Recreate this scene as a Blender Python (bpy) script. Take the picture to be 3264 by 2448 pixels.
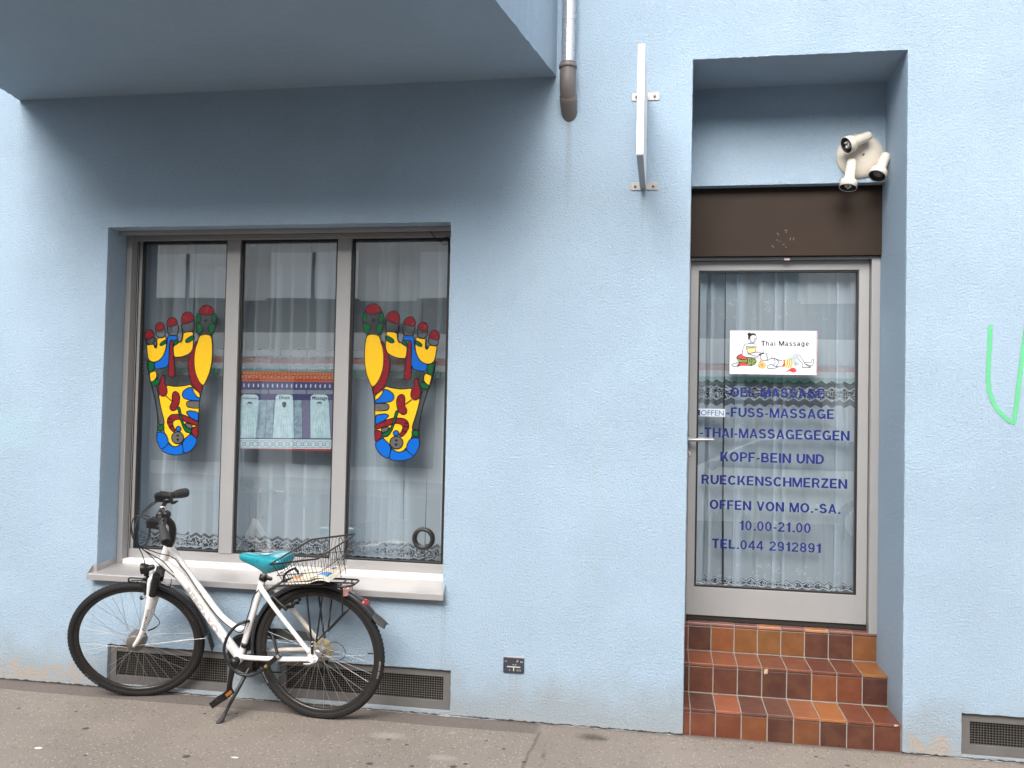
import bpy, bmesh, math, random
from mathutils import Vector, Matrix
from mathutils.geometry import tessellate_polygon
R = math.radians
random.seed(11)
S = bpy.context.scene
for o in list(bpy.data.objects):
    bpy.data.objects.remove(o)

# ------------------------------------------------------------------ camera
YAW, PIT, ROL, FPX = R(-9.83), R(1.62), R(-1.199), 2800.0
CAM = Vector((0.0, -4.51, 1.608))
AF = Vector((math.sin(YAW)*math.cos(PIT), math.cos(YAW)*math.cos(PIT), math.sin(PIT)))
_r = Vector((math.cos(YAW), -math.sin(YAW), 0)); _d = AF.cross(_r)
AR = math.cos(ROL)*_r + math.sin(ROL)*_d
AD = -math.sin(ROL)*_r + math.cos(ROL)*_d
cd = bpy.data.cameras.new("camera"); cam = bpy.data.objects.new("camera", cd)
S.collection.objects.link(cam)
cd.sensor_width = 36; cd.lens = 36*FPX/3264; cd.clip_end = 600; cd.clip_start = 0.05
m3 = Matrix((AR, -AD, -AF)).transposed()
cam.matrix_world = Matrix.Translation(CAM) @ m3.to_4x4()
S.camera = cam
S.render.resolution_x, S.render.resolution_y = 1024, 768

# ------------------------------------------------------------------ light
SUN_EL = R(41)
w = bpy.data.worlds.new("World"); S.world = w; w.use_nodes = True
wn = w.node_tree.nodes; wl_ = w.node_tree.links
sky = wn.new('ShaderNodeTexSky'); sky.sky_type = 'NISHITA'; sky.sun_disc = False
sky.sun_elevation = SUN_EL; sky.sun_rotation = R(180); sky.dust_density = 3.0; sky.air_density = 1.2
hs = wn.new('ShaderNodeHueSaturation'); hs.inputs['Saturation'].default_value = 0.32
bg = wn['Background']; bg.inputs['Strength'].default_value = 0.13
wl_.new(sky.outputs[0], hs.inputs['Color']); wl_.new(hs.outputs[0], bg.inputs['Color'])
sd = bpy.data.lights.new("sun", 'SUN'); sd.energy = 1.5; sd.angle = R(36); sd.color = (1.0, 0.97, 0.93)
sun = bpy.data.objects.new("sun", sd); S.collection.objects.link(sun)
sdir = Vector((-0.22*math.cos(SUN_EL), -math.cos(SUN_EL), math.sin(SUN_EL)))
sun.rotation_euler = sdir.to_track_quat('Z', 'Y').to_euler(); sun.location = (0, -20, 30)
S.view_settings.view_transform = 'Standard'; S.view_settings.look = 'None'
S.view_settings.exposure = 1.40; S.view_settings.gamma = 1
S.render.engine = 'CYCLES'
S.cycles.transparent_max_bounces = 24; S.cycles.max_bounces = 10; S.cycles.glossy_bounces = 5

# ------------------------------------------------------------------ helpers
def ray(u, v):
    return (AR*((u-1632)/FPX) + AD*((v-1224)/FPX) + AF)
def hit(u, v, o, n):
    d = ray(u, v); t = (Vector(o)-CAM).dot(n)/d.dot(n); return CAM + d*t
def on_y(u, v, y): return hit(u, v, (0, y, 0), Vector((0, 1, 0)))
def on_x(u, v, x): return hit(u, v, (x, 0, 0), Vector((1, 0, 0)))
def on_z(u, v, z): return hit(u, v, (0, 0, z), Vector((0, 0, 1)))
def lin(c):
    f = lambda x: x/12.92 if x <= .04045 else ((x+.055)/1.055)**2.4
    return tuple(f(x/255) for x in c)

def tag(o, label=None, cat=None, group=None, kind=None):
    if label: o["label"] = label
    if cat: o["category"] = cat
    if group: o["group"] = group
    if kind: o["kind"] = kind
    return o
def thing(name, label, cat, loc=(0, 0, 0), group=None):
    o = bpy.data.objects.new(name, None); S.collection.objects.link(o)
    o.location = loc; o.empty_display_size = .1
    return tag(o, label, cat, group)

OWN = set()      # things whose parts are modelled in the thing's own frame
class MB:
    def __init__(s): s.v = []; s.f = []; s.m = []; s.s = []; s.uv = None; s.col = None
    def add(s, vs, fs, mi=0, smooth=False):
        b = len(s.v); s.v += [Vector(p) for p in vs]
        for f in fs:
            s.f.append([b+i for i in f]); s.m.append(mi); s.s.append(smooth)
        return s
    def box(s, x0, x1, y0, y1, z0, z1, mi=0):
        vs = [(x, y, z) for z in (z0, z1) for y in (y0, y1) for x in (x0, x1)]
        return s.add(vs, [(0, 2, 3, 1), (4, 5, 7, 6), (0, 1, 5, 4), (2, 6, 7, 3), (0, 4, 6, 2), (1, 3, 7, 5)], mi)
    def obox(s, c, ax, ay, az, mi=0):          # oriented box: centre and three half-axis vectors
        c = Vector(c); vs = [c + ax*i + ay*j + az*k for k in (-1, 1) for j in (-1, 1) for i in (-1, 1)]
        return s.add(vs, [(0, 2, 3, 1), (4, 5, 7, 6), (0, 1, 5, 4), (2, 6, 7, 3), (0, 4, 6, 2), (1, 3, 7, 5)], mi)
    def quad(s, a, b, c, d, mi=0): return s.add([a, b, c, d], [(0, 1, 2, 3)], mi)
    def poly(s, pts, mi=0, holes=()):
        loops = [[Vector(p) for p in pts]] + [[Vector(p) for p in h] for h in holes]
        flat = [p for l in loops for p in l]
        tris = tessellate_polygon(loops)
        return s.add(flat, [tuple(t) for t in tris], mi)
    def tube(s, pts, r, n=10, mi=0, caps=True, closed=False, flat=1.0, side=None):
        P = [Vector(p) for p in pts]; k = len(P)
        rr = r if isinstance(r, (list, tuple)) else [r]*k
        T = []
        for i in range(k):
            a = P[(i-1) % k] if (i > 0 or closed) else P[i]; b = P[(i+1) % k] if (i < k-1 or closed) else P[i]
            t = (b-a); T.append(t.normalized() if t.length > 1e-9 else Vector((0, 0, 1)))
        u = side.copy() if side is not None else (Vector((0, 0, 1)) if abs(T[0].z) < .9 else Vector((1, 0, 0)))
        vs = []
        for i in range(k):
            u = (u - T[i]*u.dot(T[i]))
            u = u.normalized() if u.length > 1e-6 else T[i].orthogonal().normalized()
            w_ = T[i].cross(u)
            for j in range(n):
                a = 2*math.pi*j/n
                vs.append(P[i] + rr[i]*(math.cos(a)*u + flat*math.sin(a)*w_))
        fs = []
        for i in range(k if closed else k-1):
            i2 = (i+1) % k
            for j in range(n):
                j2 = (j+1) % n
                fs.append((i*n+j, i*n+j2, i2*n+j2, i2*n+j))
        s.add(vs, fs, mi, True)
        if caps and not closed:
            s.add([vs[j] for j in range(n)], [tuple(range(n-1, -1, -1))], mi)
            s.add([vs[(k-1)*n+j] for j in range(n)], [tuple(range(n))], mi)
        return s
    def lathe(s, prof, o, a, n=24, mi=0, closed=False, smooth=True):   # prof: (radius, distance along axis a)
        o = Vector(o); a = Vector(a).normalized(); u = a.orthogonal().normalized(); w_ = a.cross(u)
        vs = []
        for (r, h) in prof:
            for j in range(n):
                t = 2*math.pi*j/n; vs.append(o + a*h + r*(math.cos(t)*u + math.sin(t)*w_))
        fs = []; k = len(prof)
        for i in range(k if closed else k-1):
            i2 = (i+1) % k
            for j in range(n):
                j2 = (j+1) % n; fs.append((i*n+j, i*n+j2, i2*n+j2, i2*n+j))
        return s.add(vs, fs, mi, smooth)
    def disc(s, c, a, r, n=20, mi=0):
        c = Vector(c); a = Vector(a).normalized(); u = a.orthogonal().normalized(); w_ = a.cross(u)
        return s.add([c + r*(math.cos(2*math.pi*j/n)*u + math.sin(2*math.pi*j/n)*w_) for j in range(n)], [tuple(range(n))], mi)
    def sphere(s, c, r, n=14, mi=0, sc=(1, 1, 1)):
        c = Vector(c); vs = []; fs = []; h = n//2
        for i in range(h+1):
            th = math.pi*i/h
            for j in range(n):
                ph = 2*math.pi*j/n
                vs.append(c + Vector((r*sc[0]*math.sin(th)*math.cos(ph), r*sc[1]*math.sin(th)*math.sin(ph), r*sc[2]*math.cos(th))))
        for i in range(h):
            for j in range(n):
                fs.append((i*n+j, (i+1)*n+j, (i+1)*n+(j+1) % n, i*n+(j+1) % n))
        return s.add(vs, fs, mi, True)
    def strip(s, pts, wd, nrm, mi=0, closed=False):   # flat line of width wd lying in the plane with normal nrm
        P = [Vector(p) for p in pts]; k = len(P); L = []
        for i in range(k):
            a = P[(i-1) % k] if (i > 0 or closed) else P[i]; b = P[(i+1) % k] if (i < k-1 or closed) else P[i]
            t = (b-a); t = t.normalized() if t.length > 0 else Vector((1, 0, 0))
            q = t.cross(nrm).normalized()*wd/2
            L += [P[i]+q, P[i]-q]
        fs = []
        for i in range(k if closed else k-1):
            j = (i+1) % k; fs.append((2*i, 2*i+1, 2*j+1, 2*j))
        return s.add(L, fs, mi)
    def build(s, name, mats, parent=None, bevel=0, off=None, clean=True):
        me = bpy.data.meshes.new(name)
        if off is None:
            off = Vector((0, 0, 0)); p = parent
            while p is not None and p.name not in OWN:
                off += p.location; p = p.parent
            if p is not None: off = Vector((0, 0, 0))
        me.from_pydata([tuple(p-off) for p in s.v], [], s.f)
        if not isinstance(mats, (list, tuple)): mats = [mats]
        for m in mats: me.materials.append(m)
        for i, p in enumerate(me.polygons):
            p.material_index = s.m[i]; p.use_smooth = s.s[i]
        if s.uv is not None:
            l = me.uv_layers.new(name='UVMap')
            for lp in me.loops: l.data[lp.index].uv = s.uv[lp.vertex_index]
        if s.col is not None:
            ca = me.color_attributes.new('Col', 'FLOAT_COLOR', 'CORNER')
            for p in me.polygons:
                for li in p.loop_indices: ca.data[li].color = (*s.col[p.index], 1)
        if bevel:
            bm = bmesh.new(); bm.from_mesh(me)
            bmesh.ops.remove_doubles(bm, verts=bm.verts, dist=1e-5)
            es = [e for e in bm.edges if len(e.link_faces) == 2 and e.calc_face_angle(0) > R(30)]
            bmesh.ops.bevel(bm, geom=es, offset=bevel, segments=2, affect='EDGES', profile=.6)
            bm.to_mesh(me); bm.free()
        me.update()
        o = bpy.data.objects.new(name, me); S.collection.objects.link(o)
        if parent is not None: o.parent = parent
        return o

# ---- lettering
_tc = {}
def glyphs(txt, bold=0.0, space=1.0, outline=0.0):
    k = (txt, bold, space, outline)
    if k in _tc: return _tc[k]
    cu = bpy.data.curves.new('t', 'FONT'); cu.body = txt; cu.size = 1; cu.offset = bold; cu.space_character = space
    cu.resolution_u = 4
    if outline: cu.fill_mode = 'NONE'; cu.bevel_depth = outline; cu.bevel_resolution = 0
    ob = bpy.data.objects.new('t', cu); S.collection.objects.link(ob)
    dg = bpy.context.evaluated_depsgraph_get(); dg.update()
    me = bpy.data.meshes.new_from_object(ob.evaluated_get(dg))
    vs = [v.co.copy() for v in me.vertices]; fs = [tuple(p.vertices) for p in me.polygons]
    bpy.data.objects.remove(ob); bpy.data.curves.remove(cu); bpy.data.meshes.remove(me)
    xs = [v.x for v in vs]; ys = [v.y for v in vs]
    r = (vs, fs, min(xs), max(xs), min(ys), max(ys)); _tc[k] = r
    return r
def text_on(mb, txt, P0, P1, h, up, mi=0, bold=0.0, space=1.0, capfrac=None):
    """lay txt from baseline start P0 to baseline end P1, capital height h along up"""
    vs, fs, x0, x1, y0, y1 = glyphs(txt, bold, space)
    cap = capfrac or .73
    P0 = Vector(P0); P1 = Vector(P1); up = Vector(up)
    mb.add([P0 + (P1-P0)*((v.x-x0)/(x1-x0)) + up*(h*v.y/cap) for v in vs], fs, mi)

# ---- a plain bold grotesque drawn from bars and bowls (capital height 1)
TS, TH = .215, .175
def _V(x, y0=0, y1=1, w_=TS): return [(x, y0), (x+w_, y0), (x+w_, y1), (x, y1)]
def _H(y, x0, x1, h=TH): return [(x0, y), (x1, y), (x1, y+h), (x0, y+h)]
def _D(x0, y0, x1, y1, w_=.185): return [(x0, y0), (x0+w_, y0), (x1+w_, y1), (x1, y1)]
class _A:
    def __init__(s, cx_, cy_, rx, ry, a0, a1, t=TS, th=TH): s.q = (cx_, cy_, rx, ry, a0, a1, t, th)
    def polys(s):
        cx_, cy_, rx, ry, a0, a1, t, th = s.q; n = max(4, int(abs(a1-a0)/15)); out = []; pr = None
        for i in range(n+1):
            a = math.radians(a0+(a1-a0)*i/n); c_, d_ = math.cos(a), math.sin(a)
            e = ((cx_+rx*c_, cy_+ry*d_), (cx_+(rx-t)*c_, cy_+(ry-th)*d_))
            if pr: out.append([pr[1], pr[0], e[0], e[1]])
            pr = e
        return out
GL = {
 '-': (.36, [_H(.29, .03, .33, .15)]), '.': (.27, [_V(.05, 0, .17)]), ' ': (.33, []),
 'A': (.80, [_D(0, 0, .308, 1), _D(.615, 0, .308, 1), _H(.20, .18, .62, .14)]),
 'B': (.76, [_V(0), _H(.85, TS, .40), _H(.435, TS, .40, .135), _H(0, TS, .42), _A(.39, .715, .31, .285, -90, 90, .16), _A(.41, .285, .34, .285, -90, 90, .165)]),
 'C': (.82, [_A(.42, .5, .42, .51, 38, 322)]), 'D': (.80, [_V(0), _H(.85, TS, .36), _H(0, TS, .36), _A(.355, .5, .43, .5, -90, 90)]),
 'E': (.70, [_V(0), _H(.85, TS, .66), _H(.43, TS, .61, .14), _H(0, TS, .67)]), 'F': (.65, [_V(0), _H(.85, TS, .63), _H(.42, TS, .56, .14)]),
 'G': (.86, [_A(.43, .5, .43, .51, 40, 330), _H(.36, .45, .84, .135), _V(.70, .0, .37, .14)]), 'H': (.78, [_V(0), _V(.60), _H(.43, TS, .60, .145)]), 'I': (.24, [_V(.02)]),
 'K': (.80, [_V(0), _D(.20, .30, .53, 1, .215), _D(.59, 0, .27, .60, .21)]), 'L': (.64, [_V(0), _H(0, TS, .62)]),
 'M': (.94, [_V(0, w_=.155), _V(.775, w_=.155), _D(.365, 0, .02, 1, .20), _D(.365, 0, .71, 1, .20)]), 'N': (.80, [_V(0), _V(.61), _D(.60, 0, .0, 1, .18)]),
 'O': (.88, [_A(.44, .5, .44, .51, 0, 360)]), 'P': (.72, [_V(0), _H(.85, TS, .40), _H(.37, TS, .40, .145), _A(.39, .685, .32, .315, -90, 90, .165)]),
 'R': (.78, [_V(0), _H(.85, TS, .42), _H(.40, TS, .42, .14), _A(.41, .70, .32, .30, -90, 90, .165), _D(.57, 0, .38, .42, .19)]),
 'S': (.75, [_A(.36, .715, .335, .295, 15, 270), _A(.365, .29, .365, .30, 90, -165)]), 'T': (.70, [_H(.85, 0, .68), _V(.256, 0, .85)]),
 'U': (.79, [_V(0, .36, 1), _V(.60, .36, 1), _A(.384, .37, .384, .38, 180, 360)]), 'V': (.78, [_D(.29, 0, 0, 1, .19), _D(.29, 0, .58, 1, .19)]), 'Z': (.70, [_H(.85, .02, .67), _H(0, 0, .68), _D(0, .15, .44, .85, .21)]),
 '0': (.66, [_A(.31, .5, .31, .51, 0, 360, .165, .14)]), '1': (.46, [_V(.20, 0, 1), _H(.70, .03, .20, .12)]),
 '2': (.66, [_A(.31, .70, .31, .31, 170, -35, .165, .14), _D(.0, .14, .36, .56, .20), _H(0, 0, .62, .145)]),
 '4': (.67, [_V(.38, 0, 1, .155), _H(.20, 0, .64, .14), _D(.0, .34, .36, 1, .17)]),
 '8': (.66, [_A(.31, .73, .285, .28, 0, 360, .15, .125), _A(.31, .285, .31, .295, 0, 360, .16, .13)]), '9': (.66, [_A(.31, .67, .31, .34, 0, 360, .16, .135), _A(.30, .345, .32, .355, -150, 28, .16, .135)]),
 'h': (.62, [_V(0, 0, 1, .15), _A(.28, .43, .28, .29, 0, 180, .15, .13), _V(.41, 0, .43, .15)]), 'i': (.22, [_V(.02, 0, .71, .15), _V(.02, .84, 1, .15)]),
 'a': (.62, [_A(.26, .50, .245, .22, -5, 165, .15, .125), _V(.36, 0, .50, .15), _A(.24, .20, .235, .22, 0, 360, .14, .12)]),
 's': (.55, [_A(.25, .53, .225, .19, 10, 270, .14, .12), _A(.25, .20, .24, .22, 90, -165, .14, .12)]),
 'g': (.64, [_A(.26, .35, .265, .37, 0, 360, .15, .13), _V(.38, -.02, .71, .15), _A(.265, -.02, .265, .24, -160, 0, .15, .125)]), 'e': (.60, [_A(.27, .35, .27, .37, 0, 318, .15, .13), _H(.30, .08, .46, .11)])}
def sign_text(mb, txt, P0, P1, h, out, mi=0, gap=.115, words=None):
    """sign-writer capitals from P0 to P1; out = unit vector off the surface"""
    adv = []; x = 0
    for ch in txt:
        adv.append(x); x += GL[ch][0]+gap
    tot = x-gap; P0 = Vector(P0); P1 = Vector(P1); dx = (P1-P0)/tot; k = 0
    for ch, x in zip(txt, adv):
        if words is not None and ch == ' ': mb = MB(); words.append(mb)
        for g in GL[ch][1]:
            for q in (g.polys() if isinstance(g, _A) else [g]):
                mb.add([P0+dx*(x+px)+Vector((0, 0, h*py))+Vector(out)*(.00006*k) for px, py in q], [(0, 1, 2, 3)], mi)
            k = (k+1) % 7

# ---- materials
class NT:
    def __init__(s, name):
        s.mat = bpy.data.materials.new(name); s.mat.use_nodes = True
        s.t = s.mat.node_tree; s.n = s.t.nodes; s.l = s.t.links
        s.b = s.n['Principled BSDF']; s.out = s.n['Material Output']
    def node(s, typ, ins=None, **kw):
        nd = s.n.new(typ)
        for k, v in kw.items(): setattr(nd, k, v)
        for k, v in (ins or {}).items():
            if hasattr(v, 'is_output'): s.l.new(v, nd.inputs[k])
            else: nd.inputs[k].default_value = v
        return nd
    def m(s, op, a, b=0.0, c=0.0, clamp=False):
        nd = s.node('ShaderNodeMath', {0: a, 1: b, 2: c}, operation=op); nd.use_clamp = clamp; return nd.outputs[0]
    def coord(s, kind='Object'): return s.node('ShaderNodeTexCoord').outputs[kind]
    def xyz(s, c):
        nd = s.node('ShaderNodeSeparateXYZ', {0: c}); return nd.outputs
    def noise(s, c, scale, detail=4, rough=.55, out=0):
        return s.node('ShaderNodeTexNoise', {'Vector': c, 'Scale': scale, 'Detail': detail, 'Roughness': rough}).outputs[out]
    def vor(s, c, scale, feature='F1', out=0, rnd=1.0):
        return s.node('ShaderNodeTexVoronoi', {'Vector': c, 'Scale': scale, 'Randomness': rnd}, feature=feature).outputs[out]
    def ramp(s, f, a, b, smooth=True):   # 0..1 between a and b
        nd = s.node('ShaderNodeMapRange', {0: f, 1: a, 2: b, 3: 0.0, 4: 1.0}); nd.clamp = True
        if smooth: nd.interpolation_type = 'SMOOTHSTEP'
        return nd.outputs[0]
    def mix(s, f, a, b, mode='MIX'):
        nd = s.node('ShaderNodeMix', None, data_type='RGBA', blend_type=mode)
        for i, v in ((0, f), (6, a), (7, b)):
            if hasattr(v, 'is_output'): s.l.new(v, nd.inputs[i])
            else: nd.inputs[i].default_value = v if i == 0 else (*v[:3], 1)
        return nd.outputs[2]
    def bump(s, h, strength, dist):
        nd = s.node('ShaderNodeBump', {'Height': h, 'Strength': strength, 'Distance': dist}); s.set('Normal', nd.outputs[0]); return nd
    def set(s, k, v):
        if hasattr(v, 'is_output'): s.l.new(v, s.b.inputs[k])
        else: s.b.inputs[k].default_value = (*v, 1) if isinstance(v, tuple) and len(v) == 3 else v

def mat(name, col, rough=.5, metal=0.0, var=.1, vscale=30, bump=0, bscale=200, coat=0, rvar=.1, alpha=1.0, trans=0):
    t = NT(name); c = t.coord()
    n1 = t.noise(c, vscale, 5)
    t.set('Base Color', t.mix(n1, tuple(x*(1-var) for x in col), tuple(min(1, x*(1+var)) for x in col)))
    n2 = t.noise(c, vscale*1.7+3, 3)
    t.set('Roughness', t.m('MULTIPLY_ADD', n2, rvar*2, rough-rvar, True))
    t.set('Metallic', metal)
    if bump: t.bump(t.noise(c, bscale, 3), bump, .002)
    if coat: t.set('Coat Weight', coat); t.set('Coat Roughness', .08)
    if trans: t.set('Transmission Weight', trans)
    if alpha < 1: t.set('Alpha', alpha)
    return t.mat
# ------------------------------------------------------------------ materials
def plaster(name, col, ground=True):
    t = NT(name); c = t.coord(); X, Y, Z = t.xyz(c)[:3]
    big = t.noise(c, .9, 4); fine = t.noise(c, 42, 4, .6); grain = t.noise(c, 95, 4, .75)
    f = t.m('ADD', t.m('MULTIPLY', big, .5), t.m('MULTIPLY', fine, .5))
    base = t.mix(t.ramp(f, .3, .7), tuple(x*.955 for x in col), tuple(min(1, x*1.04) for x in col))
    mott = t.noise(c, 3.4, 5, .6); base = t.mix(t.m('MULTIPLY', t.ramp(mott, .5, .72), .035), base, (.50, .58, .64)); base = t.mix(t.m('MULTIPLY', t.ramp(mott, .48, .30), .03), base, (.27, .40, .52))
    # darker pits in the rough-cast, a few rain streaks
    pit = t.ramp(grain, .42, .28); base = t.mix(t.m('MULTIPLY', pit, .42), base, tuple(x*.50 for x in col))
    st = t.node('ShaderNodeMapping', {'Vector': c, 'Scale': (5.0, 5.0, .35)}).outputs[0]
    streak = t.ramp(t.noise(st, 1.6, 4), .52, .75); base = t.mix(t.m('MULTIPLY', streak, .14), base, (.40, .46, .50))
    spk = t.ramp(t.vor(c, 7, 'F1'), .035, .015); base = t.mix(t.m('MULTIPLY', spk, .5), base, (.18, .24, .30))
    if ground: sm = t.m('MULTIPLY', t.ramp(X, -3.3, -3.75), t.m('MULTIPLY', t.ramp(Z, 1.25, 1.40), t.ramp(Z, 1.62, 1.48))); base = t.mix(t.m('MULTIPLY', t.m('MULTIPLY', sm, t.ramp(mott, .3, .6)), .2), base, (.40, .66, .70))
    if ground:      # runs below the sill ends, the rain pipe and the sign bracket
        run = t.noise(t.node('ShaderNodeMapping', {'Vector': c, 'Scale': (40, 40, 1.2)}).outputs[0], 1.0, 3)
        for (x_, z0, z1, w_) in ((-3.150, .08, .60, .022), (-1.118, .10, .60, .022), (-.505, 2.45, 3.12, .035), (-.118, 2.25, 2.73, .025), (-.74, .02, .25, .05)):
            k_ = t.m('MULTIPLY', t.ramp(t.m('ABSOLUTE', t.m('SUBTRACT', X, x_)), w_, 0), t.m('MULTIPLY', t.ramp(Z, z0, z1), t.ramp(Z, z1+.01, z1)))
            base = t.mix(t.m('MULTIPLY', t.m('MULTIPLY', k_, t.ramp(run, .35, .65)), .5), base, (.26, .29, .31))
    if ground:
        wav = t.noise(c, 5, 5)
        dirt = t.ramp(t.m('ADD', Z, t.m('MULTIPLY', wav, -.36)), .14, -.13)
        base = t.mix(t.m('MULTIPLY', dirt, .62), base, (.30, .31, .30))
        # plaster flaked down to the ochre render, low on the wall at both ends
        lx = t.m('MAXIMUM', t.ramp(X, -3.08, -3.3), t.m('MULTIPLY', t.ramp(X, 1.16, 1.2), t.ramp(X, 1.40, 1.33)))
        flake = t.m('MULTIPLY', t.ramp(t.m('ADD', t.noise(c, 14, 6, .65), t.m('MULTIPLY', t.m('ABSOLUTE', t.m('SUBTRACT', Z, .045)), -2.2)), .40, .46), lx)
        base = t.mix(t.m('MULTIPLY', flake, .50), base, (.50, .35, .23))
        grime = t.m('MULTIPLY', t.ramp(Z, .05, .0), t.ramp(t.noise(c, 22, 4), .35, .6))
        base = t.mix(t.m('MULTIPLY', grime, .55), base, (.40, .40, .38))
        crack = t.ramp(t.m('ADD', Z, t.m('MULTIPLY', t.noise(c, 30, 3), -.02)), .0, -.006)
        base = t.mix(crack, base, (.05, .045, .04))
    t.set('Base Color', base); t.set('Roughness', .92); t.set('Specular IOR Level', .25)
    v = t.ramp(t.vor(c, 95, 'F1'), .0, .55); h = t.m('ADD', t.m('MULTIPLY', t.ramp(grain, .30, .62), .8), t.m('ADD', t.m('MULTIPLY', t.noise(c, 330, 3, .7), .9), t.m('MULTIPLY', fine, .35)))
    h = t.m('MULTIPLY', t.m('SUBTRACT', h, t.m('MULTIPLY', v, .25)), t.m('MULTIPLY_ADD', t.ramp(t.noise(c, 2.3, 3), .3, .7), .30, .80)); t.bump(h, .80, .0046)
    return t.mat
BLUE = (.382, .498, .612)
M = {}
M['plaster'] = plaster('blue_plaster', BLUE)
M['alu'] = mat('anodised_frame', (.350, .342, .338), .42, .2, .05, 8, rvar=.06)
M['alu_dark'] = mat('dark_gap', (.02, .018, .017), .5)
M['gasket'] = mat('rubber_gasket', (.015, .013, .013), .45)
M['sill'] = mat('sill_sheet', (.43, .41, .40), .36, .4, .06, 14, rvar=.08)
M['white_alu'] = mat('pale_sill_profile', (.86, .83, .80), .4, 0, .03, 6)
M['brown'] = mat('brown_panel', (.030, .0185, .0125), .6, 0, .18, 5, rvar=.1); M['brown'].node_tree.nodes['Principled BSDF'].inputs['Specular IOR Level'].default_value = .2
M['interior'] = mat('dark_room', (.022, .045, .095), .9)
M['grille_frame'] = mat('painted_grille_frame', (.135, .125, .118), .55, .1, .15, 12, bump=.15)
M['wire'] = mat('galvanised_wire', (.20, .185, .165), .5, .6, .25, 60)
M['cellar'] = mat('cellar_dark', (.012, .011, .010), .9)
M['steel'] = mat('brushed_steel', (.42, .42, .43), .42, .8, .06, 20)
M['screw'] = mat('brass_screw', (.35, .26, .14), .45, .7)
M['zinc'] = mat('zinc_pipe', (.60, .585, .59), .27, .85, .07, 9, rvar=.07)
M['pvc'] = mat('grey_brown_pipe', (.150, .132, .125), .42, 0, .08, 12)
M['lightbox'] = mat('white_sign_sheet', (.88, .86, .86), .4, 0, .02, 5)
M['sign_under'] = mat('grey_sign_edge', (.30, .31, .32), .5, .3)
M['cream'] = mat('cream_lamp_enamel', (.66, .60, .51), .36, 0, .09, 22, rvar=.08)
M['lamp_in'] = mat('lamp_inside', (.06, .05, .035), .5)
M['bulb'] = mat('frosted_bulb', (.72, .72, .70), .25, 0, .04, 10)
M['bulbgrey'] = mat('reflector_bulb_glass', (.16, .16, .18), .2)
M['black_plate'] = mat('dark_blue_plate', (.035, .040, .055), .4, 0, .15, 40)
M['plate_mark'] = mat('plate_lettering', (.62, .57, .50), .5, 0, .1, 60)
M['plate_edge'] = mat('plate_edge', (.45, .38, .37), .5)
M['navy'] = mat('navy_lettering', (.001, .009, .135), .45, 0, .08, 20)
M['white_paint'] = mat('white_sign', (.70, .71, .74), .35, 0, .02, 6)
M['tag_white'] = mat('white_tag', (.60, .65, .70), .35)
M['tag_blue'] = mat('tag_letters', (.025, .10, .24), .4)
M['ink'] = mat('dark_ink', (.045, .022, .035), .5)

def glass_mat(name, tint=(.95, .975, .975), f0=.26):
    t = NT(name); t.n.remove(t.b)
    face = t.node('ShaderNodeLayerWeight', {'Blend': .5}).outputs['Facing']      # Schlick, the same from both sides of the pane
    fr = t.m('MULTIPLY_ADD', t.m('POWER', face, 5.0), 1-f0, f0)
    c = t.coord(); smear = t.noise(c, 3.0, 4)
    fac = t.m('MINIMUM', fr, 1.0)
    tr = t.node('ShaderNodeBsdfTransparent', {'Color': (*tint, 1)}).outputs[0]
    gl = t.node('ShaderNodeBsdfGlossy', {'Color': (1, 1, 1, 1), 'Roughness': .012}).outputs[0]
    bp = t.node('ShaderNodeBump', {'Height': t.noise(c, 2.2, 1), 'Strength': .05, 'Distance': .01}).outputs[0]
    t.l.new(bp, gl.node.inputs['Normal'])
    df = t.node('ShaderNodeBsdfDiffuse', {'Color': (.6, .62, .62, 1)}).outputs[0]
    m1 = t.node('ShaderNodeMixShader', {0: fac, 1: tr, 2: gl}).outputs[0]
    dirt = t.m('MULTIPLY', t.ramp(smear, .45, .8), .05)
    m2 = t.node('ShaderNodeMixShader', {0: dirt, 1: m1, 2: df}).outputs[0]
    t.l.new(m2, t.out.inputs[0]); return t.mat
M['glass'] = glass_mat('window_glass')

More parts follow.
